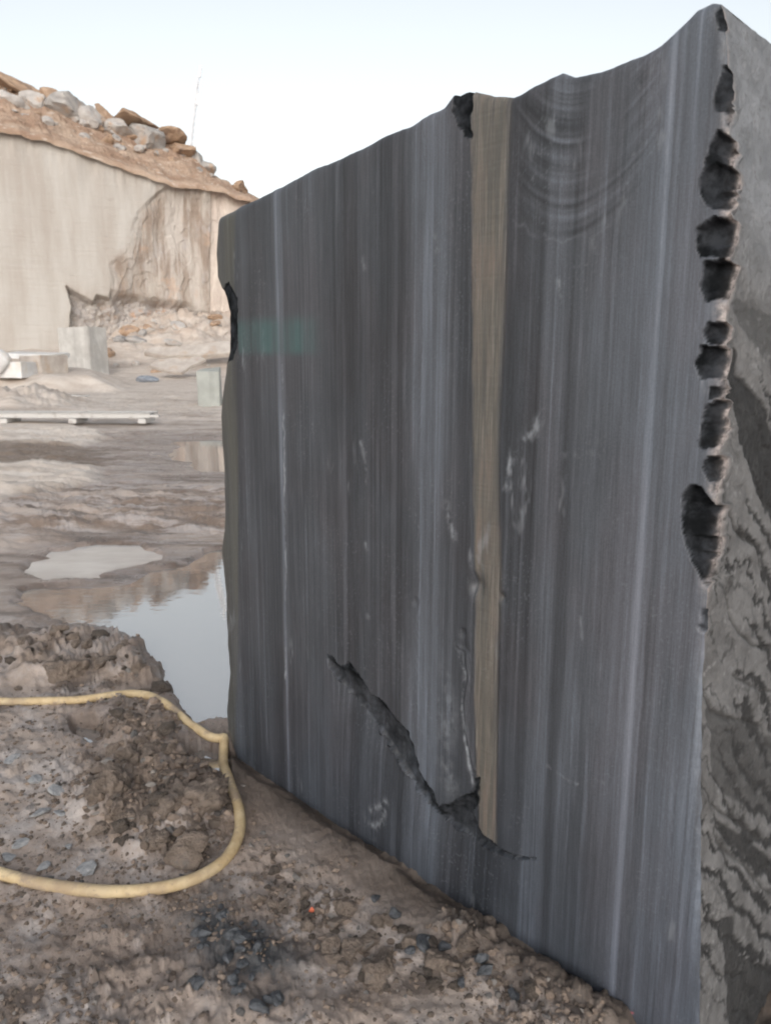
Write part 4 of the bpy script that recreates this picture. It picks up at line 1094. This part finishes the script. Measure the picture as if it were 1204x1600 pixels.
for poly, cnt, lo, hi, zf, grp in (
        ([(150, 1125), (235, 1105), (290, 1160), (320, 1225), (350, 1290), (320, 1335), (240, 1340), (150, 1310), (130, 1250), (175, 1190)], 110, 0.012, 0.050, zone_heap, 'clods of the mud heap'),
        ([(420, 1330), (560, 1400), (700, 1440), (850, 1530), (800, 1570), (680, 1540), (560, 1540), (470, 1460), (400, 1400)], 70, 0.009, 0.036, zone_block, 'clods along the block'),
        ([(0, 1000), (170, 1002), (245, 1055), (255, 1082), (190, 1075), (0, 1075)], 44, 0.014, 0.050, zone_bank, 'clods on the bank')):
    for i, (u, v) in enumerate(inside(poly, cnt, rn)):
        sz0 = lo + (hi - lo) * rn.random() ** 1.8
        lay('mud_clod', CLOD, i, u, v, sz0, 0.7, ('small ' if sz0 < (lo + hi) * 0.42 else '') + HUE[i % 3] + ' clod ' + zf(u, v), 'clod', grp, rn, 0.28)
# grey chips
for i, (u, v, s_, lab) in enumerate([
        (60, 1272, 0.050, 'largest flat grey stone chip on the mud inside the hose loop'), (95, 1240, 0.036, 'bluish grey stone chip right above the largest chip'),
        (55, 1222, 0.030, 'small pale grey chip highest inside the hose loop'), (135, 1360, 0.034, 'oval grey chip touching the near side of the hose'),
        (68, 1356, 0.030, 'flat grey chip left of the oval chip beside the hose'), (95, 1276, 0.022, 'small grey chip right beside the largest chip'),
        (30, 1318, 0.034, 'brownish grey chip near the left frame edge above the hose'), (15, 1338, 0.026, 'lowest small chip at the left frame edge above the hose'),
        (105, 1322, 0.018, 'tiny grey chip above the oval chip by the hose'), (20, 1190, 0.034, 'pale chip at the left frame edge just below the upper hose')]):
    lay('stone_chip', CHIP, i, u, v, s_, 0.30, lab, 'stone chip', None, rn, 0.1)
for i, (u, v) in enumerate(inside([(280, 1430), (330, 1405), (420, 1445), (470, 1500), (450, 1560), (360, 1580), (300, 1540)], 34, rn)):
    sz0 = 0.008 + 0.030 * rn.random() ** 2
    lay('stone_shard', SHRD, i, u, v, sz0 * 1.1, 0.5, ('larger' if sz0 > 0.018 else 'small') + ' dark stone shard ' + ('at the upper end' if v < 1470 else 'at the lower end' if v > 1530 else 'in the middle') + ' of the blackish mud patch', 'stone shard', 'dark shards in the mud', rn, 0.35)
for i, (u, v, s_) in enumerate([(668, 1468, 0.042), (690, 1478, 0.03), (745, 1500, 0.034), (722, 1536, 0.026), (640, 1480, 0.02), (615, 1420, 0.03), (760, 1520, 0.03), (590, 1395, 0.02), (800, 1545, 0.03)]):
    lay('stone_shard', SHRD, i, u, v, s_, 0.5, ('large ' if s_ > 0.033 else 'small ' if s_ < 0.025 else '') + 'blue grey stone shard among clods ' + ('nearest the bottom frame edge' if u > 735 else 'midway along the dark block' if u > 630 else 'at the upper end of the crumb strip'), 'stone shard', 'shards along the block', rn, 0.1)
# orange scrap
k = NT('orange_plastic'); M['orange'] = k.done((0.48, 0.11, 0.05), 0.6)
bm = bmesh.new()
for i, (x_, y_, z_) in enumerate([(-.008, 0, 0), (0, -.004, .003), (.007, .002, .001), (.010, .008, .008), (.002, .014, .014), (-.006, .009, .006)]): bm.verts.new((x_, y_, z_))
bm.verts.ensure_lookup_table(); bm.faces.new(bm.verts[:])
r_ = bmesh.ops.extrude_face_region(bm, geom=list(bm.faces))
bmesh.ops.translate(bm, vec=(0.001, -0.002, 0.002), verts=[g for g in r_['geom'] if isinstance(g, bmesh.types.BMVert)])
o = bm_obj('plastic_scrap', bm, M['orange'])
x, y = ground(485, 1431, 0.04); o.location = (x, y, tz(x, y) + 0.008)
tag(o, 'tiny orange plastic scrap lying on the mud', 'scrap')

# crumbs: uncountable small grit over the near mud
rg_ = np.random.default_rng(3)
ico = bmesh.new(); bmesh.ops.create_icosphere(ico, subdivisions=1, radius=1)
iv = np.array([v_.co for v_ in ico.verts]); it = np.array([[v_.index for v_ in f_.verts] for f_ in ico.faces]); ico.free()
NCR = 7000
ys_ = rg_.uniform(1005, 1640, NCR * 3); us_ = rg_.uniform(-60, 1000, NCR * 3)
gp = np.array([ground(u, v, 0.04) for u, v in zip(us_, ys_)])
keep = sdf(gp[:, 0], gp[:, 1], BLOCK_BASE) > 0.07 + 0.05 * fbm(gp[:, 0] * 6, gp[:, 1] * 6, 2, 602)
keep &= sdf(gp[:, 0], gp[:, 1], PUD_MAIN) > 0.03
dens = 0.25 + 0.75 * ss(-0.15, 0.3, fbm(gp[:, 0] * 2.5, gp[:, 1] * 2.5, 3, 601)) + 0.6 * (sdf(gp[:, 0], gp[:, 1], HEAP) < 0.1) - 0.75 * (sdf(gp[:, 0], gp[:, 1], APRON) < 0.03)
keep &= rg_.uniform(0, 1.3, len(gp)) < dens
gp = gp[keep][:NCR]; NCR = len(gp)
gz = terrain(gp[:, 0], gp[:, 1])
STRIP = Gs([(400, 1300), (560, 1390), (720, 1430), (900, 1545), (880, 1600), (700, 1560), (560, 1540), (460, 1460)])
big = np.clip((sdf(gp[:, 0], gp[:, 1], HEAP) < 0.03) * 1.0 + (sdf(gp[:, 0], gp[:, 1], STRIP) < 0.0) * 0.35 + (sdf(gp[:, 0], gp[:, 1], BANK) < 0.02) * 0.8, 0, 1)
sz_ = 0.0020 + (0.008 + 0.010 * big) * rg_.uniform(0, 1, NCR) ** (3.5 - 1.0 * big)
jit = 1 + 0.28 * rg_.standard_normal((NCR, len(iv), 1))
th = rg_.uniform(0, 6.28, NCR); c_, s_ = np.cos(th), np.sin(th)
vv = iv[None] * jit * sz_[:, None, None] * np.stack([rg_.uniform(.8, 1.5, NCR), np.ones(NCR), rg_.uniform(.45, .9, NCR)], -1)[:, None, :]
vx = vv[..., 0] * c_[:, None] - vv[..., 1] * s_[:, None]; vy = vv[..., 0] * s_[:, None] + vv[..., 1] * c_[:, None]
cv = np.stack([vx + gp[:, 0:1], vy + gp[:, 1:2], vv[..., 2] + gz[:, None] + sz_[:, None] * 0.05], -1).reshape(-1, 3)
ct = (it[None] + (np.arange(NCR) * len(iv))[:, None, None]).reshape(-1, 3)
shade = np.repeat(rg_.uniform(0, 1, NCR), len(iv))
k = NT('mud_crumbs')
cr = k.n('ShaderNodeValToRGB'); k.l(k.attr('shade'), cr.inputs[0])
el = cr.color_ramp.elements
el[0].color = (0.075, 0.060, 0.050, 1); el[1].color = (0.25, 0.225, 0.205, 1)
for p_, c2 in ((0.35, (0.135, 0.102, 0.080, 1)), (0.86, (0.225, 0.174, 0.140, 1)), (0.94, (0.09, 0.085, 0.083, 1))):
    e_ = el.new(p_); e_.color = c2
M['crumb'] = k.done(cr.outputs[0], 0.9)
o = link(bpy.data.objects.new('mud_crumbs', np_mesh('mud_crumbs', cv, ct, M['crumb'], dict(shade=shade), False)))
tag(o, 'fine mud crumbs and grit strewn over the foreground', 'grit', kind='stuff')

# ---------------------------------------------------------------- labels shared by look-alikes: tell them apart by their place, left to right
sets = {}
for o in list(COL.objects):
    if o.parent is None and o.get('label') and o.get('group'): sets.setdefault(o['label'], []).append(o)
ORD = ['leftmost', 'second from left', 'third from left', 'fourth from left', 'fifth from left', 'sixth from left', 'seventh from left', 'eighth from left', 'ninth from left', 'tenth from left', 'eleventh from left', 'twelfth from left']
for lab, os_ in sets.items():
    if 1 < len(os_) <= 12:
        os_.sort(key=lambda o: o.location.x / o.location.y)
        for i, o in enumerate(os_):
            o['label'] = lab + ', ' + ('rightmost' if i == len(os_) - 1 else ORD[i])
